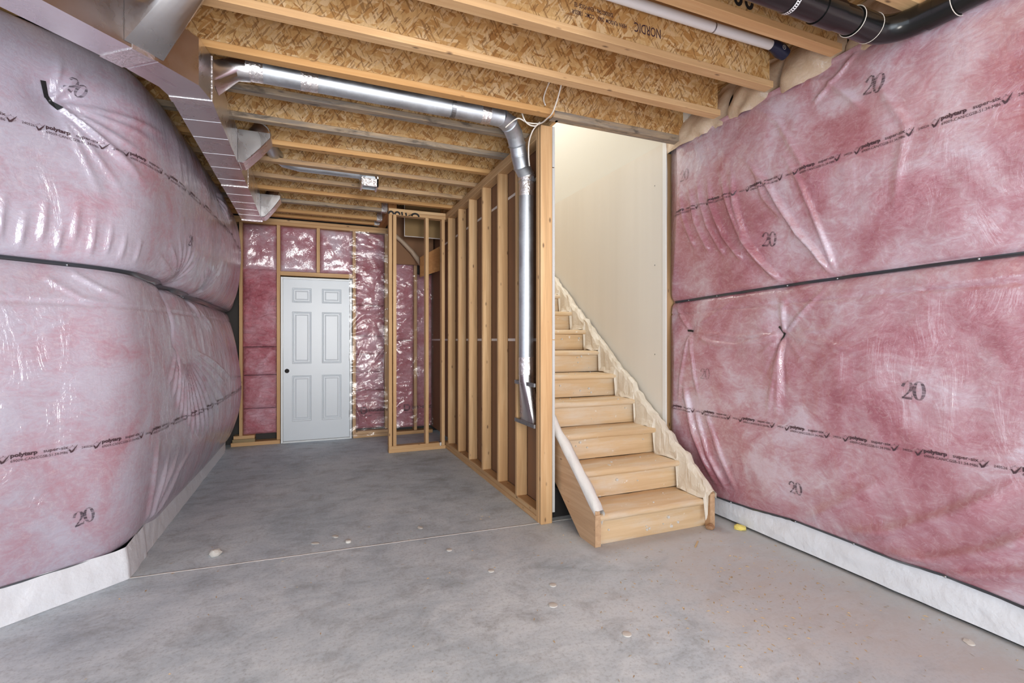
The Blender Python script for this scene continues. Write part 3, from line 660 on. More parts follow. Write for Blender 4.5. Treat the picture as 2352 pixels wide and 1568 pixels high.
for z in (.965, .672):
    MB().box(1.460, 1.4735, 3.145, 3.505, z - .014, z + .014, .001).build('mounting_strap', STRAPM, vd)
# cables
for pts, lab in (([(1.44, 2.66, 3.05), (1.45, 2.70, 2.93), (1.452, 2.75, 2.85), (1.455, 2.84, 2.775), (1.452, 2.92, 2.765), (1.45, 3.00, 2.768), (1.42, 3.04, 2.775), (1.36, 3.05, 2.778), (1.29, 3.045, 2.79), (1.22, 3.09, 2.735)], 'long white cable looping over the post top to the silver elbow'),
                 ([(1.30, 3.03, 2.90), (1.33, 3.035, 2.80), (1.37, 3.04, 2.762), (1.42, 3.03, 2.755), (1.45, 3.03, 2.785), (1.46, 3.06, 2.783)], 'short white cable looping beside the silver elbow'),
                 ([(1.45, 3.05, 2.785), (1.42, 3.08, 2.74), (1.415, 3.13, 2.68), (1.43, 3.17, 2.60), (1.45, 3.20, 2.54)], 'white cable hanging down past the silver elbow into the stud bay'),
                 ([(1.38, 2.56, 3.05), (1.40, 2.72, 2.97), (1.42, 2.90, 2.90), (1.43, 2.90, 2.84)], 'thin white cable against the joist web above the post')):
    o = MB(); pv = [Vector(p) for p in pts]; cr = []
    for i in range(len(pv) - 1):
        p0, p1, p2, p3 = pv[max(i - 1, 0)], pv[i], pv[i + 1], pv[min(i + 2, len(pv) - 1)]
        for k in range(5):
            u = k / 5; cr.append(.5 * ((2 * p1) + (p2 - p0) * u + (2 * p0 - 5 * p1 + 4 * p2 - p3) * u * u + (3 * p1 - p0 - 3 * p2 + p3) * u ** 3))
    cr.append(pv[-1]); o = MB().tube(cr, .0048, 8).build('cable', CABLE, smooth='all'); tag(o, lab, 'cable', 'white cables at the post')

# ================================================================= STAIRS
NS = 14; RUN, RISE, Y0 = .268, .198, 2.615
st = thing('staircase', 'straight wooden staircase with sheet-covered treads rising beside the stud partition', 'stairs', (2.1, 2.6, 0))
for k in range(NS):
    yr = Y0 + k * RUN + .012; z0 = k * RISE + (.001 if k == 0 else 0.004); z1 = (k + 1) * RISE
    prof = [(yr + .004, z0), (yr - .002, z0 + .03), (yr + .004, z0 + .08), (yr + .006, z1 - .07), (yr, z1 - .045)]
    ring = lambda x: [(x, a, b) for a, b in prof] + [(x, yr + .022, z1 - .045), (x, yr + .022, z0)]
    MB().loft([ring(x) for x in (1.661, 1.9, 2.2, 2.529)]).build('riser', STAIR, st, smooth=True)
    tp = []
    for a in np.linspace(math.pi / 2, 3 * math.pi / 2, 9): tp.append((yr - .012 + .022 * math.cos(a), z1 - .022 + .022 * math.sin(a)))
    tp += [(yr + RUN + .010, z1 - .044), (yr + RUN + .010, z1)]
    wob = [random.uniform(-.003, .003) for _ in range(7)]
    MB().loft([[(x, a, b + wob[i]) for a, b in tp] for i, x in enumerate(np.linspace(1.661, 2.529, 7))]).build('tread', STAIR, st, smooth=True)
ztop = lambda y: .225 + .739 * (y - 2.60)
def stringer(x0, x1, yf, off):
    ye = Y0 + NS * RUN; f_ = lambda y: ztop(y) + off
    yb_ = 2.60 + .355 / .739 - .225 / .739 - off / .739
    poly = [(yf, 0), (yf, f_(yf)), (ye, f_(ye)), (ye, f_(ye) - .355), (yb_, 0)]
    m_ = MB(); m_.loft([[(x, a, b) for a, b in poly] for x in (x0, x1)]); return m_.build('stringer', WSTR, st)
stringer(1.626, 1.660, 2.602, -.005); stringer(2.531, 2.572, 2.580, .02)
sp_ = MB(); R2 = np.random.RandomState(12)
for k in range(60):
    i = R2.randint(0, 9); x = R2.uniform(1.68, 2.5) if k > 24 else R2.uniform(1.9, 2.4); r = R2.uniform(.003, .011)
    if R2.rand() < .6: y = Y0 + i * RUN + .0135; z = (i + 1) * RISE - R2.uniform(.05, .17); sp_.tube([(x, y + .004, z), (x, y - .0075, z), (x, y - .0085, z)], [r, r * .9, r * .4], 7)
    else: y = Y0 + i * RUN + R2.uniform(.02, .22); z = (i + 1) * RISE; sp_.tube([(x, y, z - .004), (x, y, z + .003), (x, y, z + .005)], [r, r * .9, r * .4], 7)
sp_.build('plaster_splatter', CRUMB, st, smooth=True, kind='stuff')
# masking paper over both stringers
ys = np.arange(2.575, Y0 + NS * RUN - .1, .022); A = np.zeros((len(ys), 9, 3))
def tread_line(y):
    k = max(0, math.floor((y - (Y0 - .02)) / RUN)); fr = (y - (Y0 - .02)) / RUN - k
    return (k + 1) * RISE if y > Y0 - .02 else .05 + .15 * (y - 2.575) / .04
for i, y in enumerate(ys):
    tl = tread_line(y); fr = ((y - (Y0 - .02)) / RUN) % 1
    tl = min(tl + .003, ztop(y) - .012)
    cr_ = lambda j, a_: a_ * float(vnoise(np.array(y * 22.), np.array(j * 1.3 + y * 5), 23))
    top = ztop(y) + .055 + .02 * math.sin(y * 23) * 0 + cr_(3, .04)
    prof = [(2.498 - .01 * math.sin(math.pi * fr), tl), (2.503, tl + .02), (2.512, tl + .05), (2.521, top - .035), (2.534, top - .008), (2.552, top), (2.572, top - .004), (2.583, top - .02), (2.585, top - .055)]
    for j, (x, z) in enumerate(prof): A[i, j] = (x + cr_(j, .022) - .004, y, min(z, .265 + 10 * (y - 2.575)) + cr_(j + 7, .016))
o = grid('masking_paper', A, PAPER, st, label='crumpled beige masking paper over the right stringer'); o.data.polygons.foreach_set('use_smooth', [False] * len(o.data.polygons))
ys = np.arange(2.595, 4.6, .025); A = np.zeros((len(ys), 7, 3))
for i, y in enumerate(ys):
    top = ztop(y) + .02; cr_ = lambda j, a_: a_ * float(vnoise(np.array(y * 15.), np.array(j * .9 + y), 29))
    fr = ((y - Y0) / RUN) % 1
    for j, (x, z) in enumerate([(1.6215, top - .045), (1.6190, top - .02), (1.630, top + .004), (1.648, top + .014), (1.672, top + .006), (1.690 + .014 * math.sin(math.pi * fr), top - .03), (1.680, top - .10)]):
        A[i, j] = (x + cr_(j, .020) * (j > 1), y, min(z, .235 + 8 * (y - 2.595)) + cr_(j + 5, .022))
grid('masking_paper', A, PAPERW, st, label='dusty white masking paper over the left stringer')
MB().loft([[(1.6645, 2.597, .002), (1.6645, 2.597, .20), (1.624, 2.597, .20), (1.624, 2.597, .002)], [(1.6645, 2.602, .002), (1.6645, 2.602, .20), (1.624, 2.602, .20), (1.624, 2.602, .002)]]).build('stringer_cap', WSTR, st)
box('under_stair_shade', 1.60, 2.59, 3.16, 3.18, 0, .215, DARK); tag(bpy.data.objects['under_stair_shade'], 'black sheet standing in for the shadow under the foot of the stairs', 'board')  # black sheet put where only shade lies below the treads
# end of the framed wall right of the stairs
es = thing('wall_end_stud', 'upright wood stud closing the end of the right wall beside the stairwell drywall', 'framing', (2.66, 3.2, .2))
box('stud', 2.617, 2.78, 3.178, 3.216, .0, 2.80, WZ, es)
zz = np.arange(.45, 2.80, .04); A = np.zeros((len(zz), 4, 3))
for i, z in enumerate(zz):
    wv = .016 * float(vnoise(np.array(z * 6.), np.array(3.3), 31)) + .035 * (z > 2.2) * math.sin((z - 2.2) * 5) * .4
    for j, x in enumerate((2.614, 2.626, 2.638, 2.648 + wv)): A[i, j] = (x, 3.168 - .006 * math.sin(j * 1.6 + z * 4), z)
grid('paper_flap', A, PAPER, es, label='beige paper flap hanging loose along the stud')

# ================================================================= FAR WALL WITH DOOR
fw = thing('far_wall_framing', 'light wooden framing around the white door in the far wall', 'framing', (.3, 6.76, 0))
YF, YB = 6.70, 6.84
for a, b, z0, z1 in ((-.812, -.775, .09, 2.714), (-.402, -.362, .05, 2.714), (.496, .536, .05, 2.714), (.908, .946, .10, 2.714), (1.30, 1.34, .05, 2.714)): box('stud', a, b, YF, YB, z0, z1, WZ, fw)
box('cripple_stud', .057, .097, YF, YB, 2.145, 2.714, WZ, fw)
box('door_header', -.362, .496, YF - .002, YB, 2.092, 2.143, WX, fw)
box('top_plate', -1.0, .985, YF, YB, 2.714, 2.752, WX, fw); box('top_plate', -1.0, .985, YF + .003, YB, 2.753, ZJ - .001, WX, fw)
box('bottom_plate', -.90, -.364, YF, YB, 0, .045, WX, fw); box('bottom_plate', .50, 1.56, YF, YB, 0, .045, WX, fw); box('bottom_plate', .50, 1.05, YF + .01, YB, .045, .085, WX, fw)
o = box('treated_block', -.885, -.64, YF - .004, YB - .02, .046, .086, GREYW); tag(o, 'short grey-green board lying on the bottom plate left of the door', 'board')
o = box('wood_block', -.872, -.644, YF - .006, YB - .02, .088, .128, WX); tag(o, 'short pale wood offcut on top of the grey-green board', 'board')
def batt(name, x0, x1, z0, z1, yf, mat, lab, seed, depth=.05, wr=.012, group='insulation in the far wall', arch=None):
    nx = max(10, int((x1 - x0) / .018)); nz = max(8, int((z1 - z0) / .018)); u = np.linspace(0, 1, nx); v = np.linspace(0, 1, nz); U, V = np.meshgrid(u, v, indexing='ij')
    ed = np.clip(np.minimum(np.minimum(U, 1 - U) * (x1 - x0), np.minimum(V, 1 - V) * (z1 - z0)) / .05, 0, 1); ed = np.sqrt(ed * (2 - ed))
    X = x0 + (x1 - x0) * U; Z = z0 + (z1 - z0) * V
    Y = yf + depth * (1 - ed) - wr * 2 * (vnoise(X * 9, Z * 9, seed) + .6 * vnoise(X * 22, Z * 22, seed + 1)) * ed - .012 * ed * vnoise(X * 3, Z * 3, seed + 2)
    if arch is not None: Z = z0 + (np.minimum(Z, arch(X)) - z0)
    o = grid(name, np.stack([X, Y, Z], -1), mat); tag(o, lab, 'insulation', group); return o
batt('insulation_batt', -.775, -.402, .128, .44, 6.735, PINKB, 'bare pink insulation batt at the floor left of the door', 41)
batt('insulation_batt', -.775, -.402, .445, .85, 6.73, PINKB, 'bare pink insulation batt second from the floor left of the door', 44)
batt('insulation_batt', -.775, -.402, .855, 1.20, 6.735, PINKB, 'bare pink insulation batt beside the door knob hole', 47)
batt('insulation_batt', -.775, -.402, 1.205, 2.17, 6.715, PINKB, 'tall ragged bare insulation batt left of the door', 50, wr=.024)
batt('insulation_batt', -.775, -.402, 2.15, 2.714, 6.725, PINKR, 'film-covered insulation square above the ragged batt, under the duct end', 53, wr=.006)
batt('insulation_batt', -.362, .057, 2.145, 2.714, 6.725, PINKR, 'film-covered insulation square above the left half of the door', 56, wr=.006)
batt('insulation_batt', .097, .496, 2.145, 2.714, 6.725, PINKR, 'film-covered insulation square above the right half of the door', 59, wr=.006)
zc = [.11, .34, .62, .86, 1.10, 1.34, 1.75, 2.714]
for k in range(7): batt('insulation_batt', .54, .906, zc[k], zc[k + 1] - .004, 6.722, PINKB, ['lowest', 'second lowest', 'third', 'fourth', 'fifth', 'sixth', 'topmost'][k] + ' insulation batt in the stack between door and narrow stud frame', 62 + 3 * k, wr=.010)
batt('insulation_batt', .946, 1.30, .09, 1.28, 6.722, PINKB, 'lower insulation batt seen through the narrow stud frame', 90, wr=.012)
batt('insulation_batt', .946, 1.30, 1.285, 2.52, 6.722, PINKB, 'upper rounded insulation batt seen through the narrow stud frame', 93, wr=.012, arch=lambda X: 2.50 - 1.6 * np.clip(X - 1.08, 0, 1) ** 1.5)
batt('insulation_batt', 1.34, 1.56, .09, 2.2, 6.722, PINKB, 'dark insulation batt in the corner behind the narrow stud frame', 96, wr=.012)
# clear film over the bays to the right of the door
nx, nz = 60, 150; U, V = np.meshgrid(np.linspace(0, 1, nx), np.linspace(0, 1, nz), indexing='ij'); X = .455 + .50 * U + .012 * vnoise(V * 9, U * 2, 99); Z = .02 + 2.69 * V
Y = 6.688 - .010 * (vnoise(X * 8, Z * 8, 100) + .5) - .012 * np.abs(vnoise(X * 5 + Z * 3, Z * 11, 101)) * 2
Y = Y - ridge(X, Z, [(.50, .36), (.62, .25), (.75, .12), (.95, .08)], .012, .012) - ridge(X, Z, [(.5, .45), (.58, .3), (.6, .1)], .015, .02) - ridge(X, Z, [(.93, 1.2), (.9, .8), (.93, .5)], .012, .012)
def crumple(X, Z, Y, x0, x1, z0, z1, n, seed):
    q = np.random.RandomState(seed)
    for _ in range(n):
        cx, cz = q.uniform(x0, x1), q.uniform(z0, z1); l = q.uniform(.08, .26); a = q.normal(.3, .55); dx, dz = l * math.cos(a), l * math.sin(a)
        Y = Y - ridge(X, Z, [(cx - dx, cz - dz), (cx, cz + q.normal(0, .02)), (cx + dx, cz + dz)], q.uniform(.008, .022), q.uniform(-.006, .013))
    return Y
Y = crumple(X, Z, Y, .48, .93, .05, 2.6, 55, 121)
o = grid('clear_film', np.stack([X, Y, Z], -1), FILM); tag(o, 'wrinkled clear plastic film stapled over the bay right of the door', 'plastic film')
f = Flat2(); D = [(0, 0), (0, .075), (.045, .075), (.068, .055), (.068, .02), (.045, 0), (0, 0)]
f.add(ribbon2d(D, .022), .60, .325); f.add(text2d('DUCHESNE', .052, .0022), .695, .345); f.add(ribbon2d([(.60, .292), (.66, .290), (.73, .292)], .006)); f.add(ribbon2d([(.52, .392), (.535, .365), (.55, .392)], .008)); f.add(ribbon2d([(.525, .33), (.555, .329)], .006)); f.add(ribbon2d([(.72, .312), (.93, .314)], .005)); f.add(ribbon2d([(.46, .362), (.50, .364)], .008))
f.on(lambda a, b: (a, 6.655, b), 'printed_lettering', INKF, o, kind='stuff')
X = .96 + .60 * U; Z = .10 + 2.35 * V - np.clip(U - .25, 0, 1) * .35 * V; Y = 6.690 - .010 * (vnoise(X * 7, Z * 7, 110) + .5) - .016 * np.abs(vnoise(X * 4 - Z * 4, Z * 9, 111)) * 2
for q in ([(.97, .72), (1.1, .60), (1.25, .52)], [(.97, .95), (1.12, 1.02), (1.28, .98)], [(.97, 1.2), (1.1, 1.05), (1.2, .98)]): Y = Y - ridge(X, Z, q, .014, .016)
Y = crumple(X, Z, Y, .97, 1.4, .15, 2.2, 45, 131)
o = grid('clear_film', np.stack([X, Y, Z], -1), FILM); tag(o, 'wrinkled clear plastic film seen through the narrow stud frame', 'plastic film')
f = Flat2(); f.add(ribbon2d(D, .022), 1.16, .335); f.add(text2d('DUCHESNE', .052, .0022), 1.26, .355); f.add(ribbon2d([(1.165, .305), (1.29, .306)], .006)); f.add(ribbon2d([(1.08, .40), (1.09, .372), (1.105, .40)], .009)); f.add(ribbon2d([(.97, .368), (1.06, .37)], .008)); f.on(lambda a, b: (a, 6.650, b), 'printed_lettering', INKF, o, kind='stuff')

# door
d = thing('door_1', None, None, (.06, 6.73, 0)); d['kind'] = 'structure'
m = MB().box(-.356, -.332, 6.70, 6.80, 0, 2.075, .002).box(.461, .485, 6.70, 6.80, 0, 2.075, .002).box(-.332, .461, 6.70, 6.80, 2.051, 2.075, .002)
m.build('door_frame', FRAMEW, d); box('door_sill', -.332, .461, 6.69, 6.80, 0, .018, FRAMEW, d)
xs = [-.329, -.228, -.003, .121, .357, .458]; zs_ = [.021, .26, .838, .987, 1.644, 1.758, 1.944, 2.049]
m = MB(); yf = 6.718
for i in range(5):
    for j in range(7):
        a, b, c_, e = xs[i], xs[i + 1], zs_[j], zs_[j + 1]
        if i in (1, 3) and j in (1, 3, 5):
            rings = []
            for ins, dy in ((0, 0), (.006, .008), (.014, .010), (.018, .005), (.024, .010), (.034, .010), (.050, .003), (.052, .003)):
                rings.append([(a + ins, yf + dy, c_ + ins), (b - ins, yf + dy, c_ + ins), (b - ins, yf + dy, e - ins), (a + ins, yf + dy, e - ins)])
            m.loft(rings, cap=False); m.add(rings[-1], [(0, 1, 2, 3)])
        else: m.add([(a, yf, c_), (b, yf, c_), (b, yf, e), (a, yf, e)], [(0, 1, 2, 3)])
dl = m.build('door_leaf', DOORW, d); box('door_core', -.329, .458, 6.732, 6.762, .021, 2.049, DOORW, dl)
MB().tube([(-.287, 6.7165, .899), (-.287, 6.7185, .899)], .027, 24).build('knob_hole', DARK, dl); MB().box(-.332, -.3285, 6.712, 6.73, .02, 2.05, .001).box(-.33, .458, 6.712, 6.73, .0182, .0215, .001).box(-.33, .458, 6.712, 6.73, 2.049, 2.052, .001).build('weather_strip', STRAPM, d)
for z in (1.916, 1.062, .322): MB().box(.452, .466, 6.708, 6.72, z - .045, z + .045, .001).tube([(.4595, 6.706, z - .045), (.4595, 6.706, z + .045)], .005, 8).build('hinge', STRAPM, dl)

# ================================================================= NARROW STUD FRAME
sf = thing('stud_frame', 'narrow pale wood stud frame standing between the door and the stud partition', 'framing', (1.14, 5.70, 0))
YA, YC = 5.655, 5.744
box('bottom_plate', .81, 1.472, YA, YC, 0, .038, WX, sf); box('bottom_plate', .812, 1.40, YA, YC, .038, .076, WX, sf)
box('top_plate', .81, 1.472, YA, YC, 2.714, 2.752, WX, sf); box('top_plate', .81, 1.472, YA, YC, 2.753, ZJ - .001, WX, sf)
for x in (.81, .858, 1.231, 1.424): box('stud', x, x + .038, YA, YC, .076 if x < 1.4 else .038, 2.714, WZ, sf)
f = Flat2()
for x, a in ((.835, .0), (.905, 0)): f.add(ribbon2d([(x + .028 * math.cos(q), 2.716 + .034 * math.sin(q)) for q in np.linspace(.1, 3.0, 9)], .020))
f.add(ribbon2d([(.955, 2.755), (.962, 2.716)], .020)); f.add(ribbon2d([(1.0, 2.75), (1.008, 2.716)], .020)); f.add(ribbon2d([(1.03, 2.722), (1.06, 2.73), (1.075, 2.724)], .012))
f.add(ribbon2d([(1.11 + .042 * math.cos(q), 2.716 + .034 * math.sin(q)) for q in np.linspace(.0, 3.0, 9)], .022))
f.on(lambda a, b: (a, YA - .0015, b), 'marker_writing', SPRAY, sf)
pf = thing('pipe_clip', 'small grey clip with black gaps on the bottom plate of the narrow stud frame', 'clip', (1.412, 5.66, .038))
MB().tube([(1.411, 5.662, .0385), (1.411, 5.662, .05), (1.411, 5.662, .075)], [.008, .011, .012], 10).build('clip_body', PVCW, pf, smooth=True); box('gap_shade', 1.401, 1.4235, 5.673, 5.72, .039, .075, BLACK, pf)  # black box stands in for the shaded gap behind the clip
# closet behind the frame: back of the drywall, stair underside
o = box('drywall_offcut', 1.085, 1.544, 6.20, 6.213, 2.60, 3.05, KRAFT2); tag(o, 'tan paper-backed drywall piece with white edges high behind the narrow stud frame', 'drywall')
box('white_edge', 1.079, 1.086, 6.197, 6.213, 2.60, 3.05, TAPEW, o, c=.0005); box('white_edge', 1.079, 1.544, 6.197, 6.213, 2.593, 2.601, TAPEW, o, c=.0005)
o = box('closet_lining', .95, 1.544, 6.60, 6.612, 2.30, 3.06, KRAFT); tag(o, 'dark brown board lining at the top of the closet behind the narrow stud frame', 'board')
m = MB(); m.tube([(.93, 6.55, 2.735), (1.10, 6.53, 2.60), (1.24, 6.52, 2.46), (1.36, 6.50, 2.30)], [.030, .028, .030, .038], 10); o = m.build('film_roll', flat('tan_film', (.42, .31, .22), .5, bump=.5), smooth=True); tag(o, 'rolled tan film edge slanting down across the closet corner', 'plastic film')
o = MB().loft([[(1.30, 6.30, 2.10), (1.30, 6.30, 2.36), (1.56, 6.30, 2.52), (1.56, 6.30, 2.20)], [(1.30, 6.33, 2.10), (1.30, 6.33, 2.36), (1.56, 6.33, 2.52), (1.56, 6.33, 2.20)]]).build('slanted_board', WYO); tag(o, 'reddish brown slanted board in the closet corner behind the stud frame', 'board')

# ================================================================= TRUNK DUCT
td = thing('trunk_duct', 'rectangular galvanised trunk duct bending along the left wall under the joists', 'duct', (-.58, 3.0, 2.545))
ZD0, ZD1 = 2.545, 2.775
Rr = [(-1.70, 1.455), (-.640, 2.645), (-.515, 2.81), (-.485, 2.965), (-.485, 5.83)]; Ll = [(-1.845, 1.585), (-.790, 2.765), (-.700, 2.90), (-.678, 2.99), (-.678, 5.83)]
for i in range(4):
    (a, b), (c_, e) = (Rr[i], Rr[i + 1]), (Ll[i], Ll[i + 1]); sc = .002 if i in (1, 2) else 0
    MB().prism([a, b, e, c_], ZD0 - sc, ZD1 + sc).build(['duct_run', 'elbow', 'elbow', 'duct_run'][i], GALV, td)
def across(t_, i, w_, nm, mat, th):
    a0, b0, a1, b1 = Vector((*Rr[i], 0)), Vector((*Ll[i], 0)), Vector((*Rr[i + 1], 0)), Vector((*Ll[i + 1], 0)); L = (a1 - a0).length
    q = [a0.lerp(a1, t_), a0.lerp(a1, t_ + w_ / L), b0.lerp(b1, t_ + w_ / L), b0.lerp(b1, t_)]; c0 = sum(q, Vector()) / 4
    q = [c0 + (p - c0) * (1 + th * 2 / .19) for p in q]
    MB().prism([(p.x, p.y) for p in q], ZD0 - th - .002, ZD1 + th + .002 if nm != 'cross_seam' else ZD0 + .002).build(nm, mat, td)
for t_ in (.10, .19, .29, .39, .49, .64, .73, .82, .90): across(t_, 3, .004, 'cross_seam', GALV, -.0008)
across(.60, 0, .010, 'drive_joint', GALV, .003); across(.93, 0, .09, 'tape_wrap', FOIL, .003); across(.0, 3, .06, 'tape_wrap', FOIL, .003); across(.55, 3, .03, 'tape_wrap', FOIL, .0025); across(.985, 3, .04, 'tape_wrap', FOIL, .0025)
# takeoffs
def takeoff(base4, cen, axis, r, nm='takeoff', n=24):
    B4 = [Vector(p) for p in base4]; ring0 = []
    for k in range(n):
        e = k * 4 / n; i = int(e) % 4; ring0.append(B4[i].lerp(B4[(i + 1) % 4], e - int(e)))
    cen = Vector(cen); axis = Vector(axis).normalized(); c0 = sum(B4, Vector()) / 4; rad = (B4[0] - c0); up = (rad - axis * rad.dot(axis)).normalized(); wv = axis.cross(up)
    sgn = 1 if (B4[1] - B4[0]).dot(wv) >= 0 else -1
    ang = [2 * math.pi * k / n for k in range(n)]
    r1 = [cen + (up * math.cos(a) + wv * sgn * math.sin(a)) * r for a in ang]; r2 = [p + axis * .06 for p in r1]
    return MB().loft([ring0, [a.lerp(b, .25) for a, b in zip(ring0, r1)], r1, r2]).build(nm, GALV, td, smooth=True)
dgd = Vector((.665, .747, 0)); dn = Vector((.747, -.665, 0))
p_a = Vector((-.735, 2.536, 0)) ; p_b = Vector((-.625, 2.660, 0)); zq = Vector((0, 0, 1))
takeoff([p_a + zq * 2.56, p_b + zq * 2.56, p_b + zq * 2.77, p_a + zq * 2.77], (p_a + p_b) / 2 + dn * .285 + zq * 2.80, dn * .5 + zq * .86, .070)
def wedge(y0, y1, xo):
    pr = [(-.484, 2.552), (-.452, 2.552), (-.43, 2.572), ((xo - .43) / 2 + .006, 2.665), (xo, 2.755), (xo, 2.786), (-.484, 2.786)]
    rb_ = []
    for y, k in ((y0, .004), (y0 + .004, 0), (y1 - .004, 0), (y1, .004)): rb_.append([(x - k * (x > -.47), y, z + k * (z < 2.56)) for x, z in pr])
    MB().loft(rb_).build('takeoff', GALV, td); MB().tube([(xo - .09, (y0 + y1) / 2, 2.76), (xo - .09, (y0 + y1) / 2, 2.80), (xo - .07, (y0 + y1) / 2 + .02, 2.84)], .062, 20).build('takeoff_collar', GALV, td, smooth=True)
wedge(3.94, 4.12, -.275); wedge(5.60, 5.79, -.30)
takeoff([(-.483, 2.99, 2.66), (-.483, 3.16, 2.66), (-.483, 3.16, 2.77), (-.483, 2.99, 2.77)], (-.385, 3.10, 2.80), (1, 0, .1), .062)
MB().box(-.484, -.478, 3.925, 4.125, 2.546, 2.77, .001).build('collar', GALV, td); MB().box(-.484, -.478, 5.595, 5.80, 2.546, 2.77, .001).build('collar', GALV, td)
# short duct in the joist bay with its boot
sd = thing('branch_duct', 'short round branch duct in a joist bay ending at a small square boot', 'duct', (.0, 4.72, 2.80))
MB().tube([(-.345, 4.06, 2.84), (-.33, 4.30, 2.87), (-.30, 4.55, 2.865), (-.22, 4.68, 2.84), (-.10, 4.70, 2.828)], .052, 20).build('flex_section', PIPE, sd, smooth=True)
MB().tube([(-.12, 4.70, 2.828), (.46, 4.70, 2.828)], .052, 20).build('pipe_section', PIPE, sd, smooth=True)
m = MB().loft([[(.40, 4.66, 2.80), (.40, 4.76, 2.80), (.40, 4.76, 2.88), (.40, 4.66, 2.88)], [(.44, 4.64, 2.76), (.44, 4.80, 2.76), (.52, 4.80, 2.88), (.52, 4.64, 2.88)], [(.44, 4.64, 2.715), (.44, 4.80, 2.715), (.56, 4.80, 2.715), (.56, 4.64, 2.715)]], cap=False); m.build('boot', PIPE, sd)
MB().box(.43, .57, 4.63, 4.645, 2.70, 2.77, .001).box(.555, .57, 4.63, 4.81, 2.70, 2.80, .001).box(.42, .435, 4.63, 4.81, 2.70, 2.78, .001).build('tape_wrap', FOIL, sd)

# ================================================================= DRAIN PIPE AND WHITE PIPE
dp = thing('drain_pipe', 'black plastic drain pipe hung under the joists and turning along the right wall', 'pipe', (2.1, 1.46, 2.72))
ZP = 2.735; A_ = Vector((1.2, 1.462, ZP)); cor = Vector((2.50, 1.462, ZP)); B_ = Vector((2.585, .2, ZP))
MB().tube([A_, Vector((2.30, 1.462, ZP))], .057, 28).build('pipe_run', BLACK, dp, smooth=True)
arc = [Vector((2.40, 1.462, ZP))] + [Vector((2.40 + .135 * math.sin(a), 1.327 + .135 * math.cos(a), ZP)) for a in np.linspace(.25, 1.40, 8)] + [Vector((2.54, 1.27, ZP))]
MB().tube([Vector((2.27, 1.462, ZP)), Vector((2.395, 1.462, ZP))], .063, 28).build('coupling', BLACK, dp, smooth=True); MB().tube(arc, .0605, 28).build('elbow', BLACK, dp, smooth=True)
MB().tube([Vector((2.541, 1.31, ZP)), Vector((2.548, 1.20, ZP))], .063, 28).build('coupling', BLACK, dp, smooth=True); MB().tube([Vector((2.545, 1.24, ZP)), Vector((2.60, .0, ZP))], .057, 28).build('pipe_run', BLACK, dp, smooth=True)
MB().tube([Vector((2.04, 1.462, ZP)), Vector((2.16, 1.462, ZP))], .0615, 28).build('coupling', BLACK, dp, smooth=True)
for c_, ax in ((Vector((2.27, 1.462, ZP)), 0), (Vector((2.395, 1.462, ZP)), 0), (Vector((2.548, 1.20, ZP)), 1)):
    m = MB(); ring = [c_ + (Vector((0, math.cos(a), math.sin(a))) if ax == 0 else Vector((math.cos(a), 0, math.sin(a)))) * .0632 for a in np.linspace(0, 2 * math.pi, 29)]
    m.tube(ring, .0016, 6).build('glue_bead', CABLE, dp, smooth=True)
def perf(c_, ax, top):
    m = MB(); e = Vector((.010, 0, 0)) if ax == 0 else Vector((0, .010, 0)); pts = []
    for a in np.linspace(-math.pi, 0, 22): pts.append(c_ + (Vector((0, math.cos(a), math.sin(a))) if ax == 0 else Vector((math.cos(a), 0, math.sin(a)))) * .0600)
    pts = [pts[0] + Vector((0, 0, k)) for k in (.30, .24, .18, .12, .06)] + pts + [pts[-1] + Vector((0, 0, k)) for k in (.06, .12, .18, .24, .30)]
    for s_ in (-1, 1): m.loft([[p + e * s_ * .55, p + e * s_] for p in pts], closed=False)
    for i in range(0, len(pts) - 1, 1): p, q = pts[i], pts[i].lerp(pts[i + 1], .45); m.add([p - e, p + e, q + e, q - e], [(0, 1, 2, 3)])
    m.build('hanger_strap', PVCW, dp)
perf(Vector((1.87, 1.462, ZP)), 0, 3.05); perf(Vector((2.563, .99, ZP)), 1, 3.05)
pv = thing('white_pipe', 'thin white plastic pipe running between two clean joists near the stairs', 'pipe', (1.6, 2.03, 2.99))
MB().tube([(.6, 2.035, 2.985), (2.015, 2.035, 2.985)], .026, 20).build('pipe_run', PVCW, pv, smooth=True); MB().tube([(2.02, 2.035, 2.985), (2.47, 2.03, 2.985)], .026, 20).build('pipe_run', PVCW, pv, smooth=True)
MB().tube([(2.013, 2.035, 2.985), (2.022, 2.035, 2.985)], .0262, 20).build('joint_ring', STRAPM, pv, smooth=True)
MB().tube([(2.44, 2.028, 2.985), (2.47, 2.028, 2.983), (2.52, 2.03, 2.97), (2.56, 2.03, 2.955)], [.028, .034, .040, .034], 12).build('dark_foil_end', NAVY, pv, smooth=True)
f = Flat2().add(ribbon2d([(.012 * math.cos(a), .012 * math.sin(a)) for a in np.linspace(0, 6.4, 14)], .0025)).add(ribbon2d([(-.006, -.004), (0, .006), (.006, -.004)], .0025)); f.on(lambda a, b: (2.50 + a, 1.9875 + .0 * b, 2.962 + b), 'round_mark', PVCW, pv)

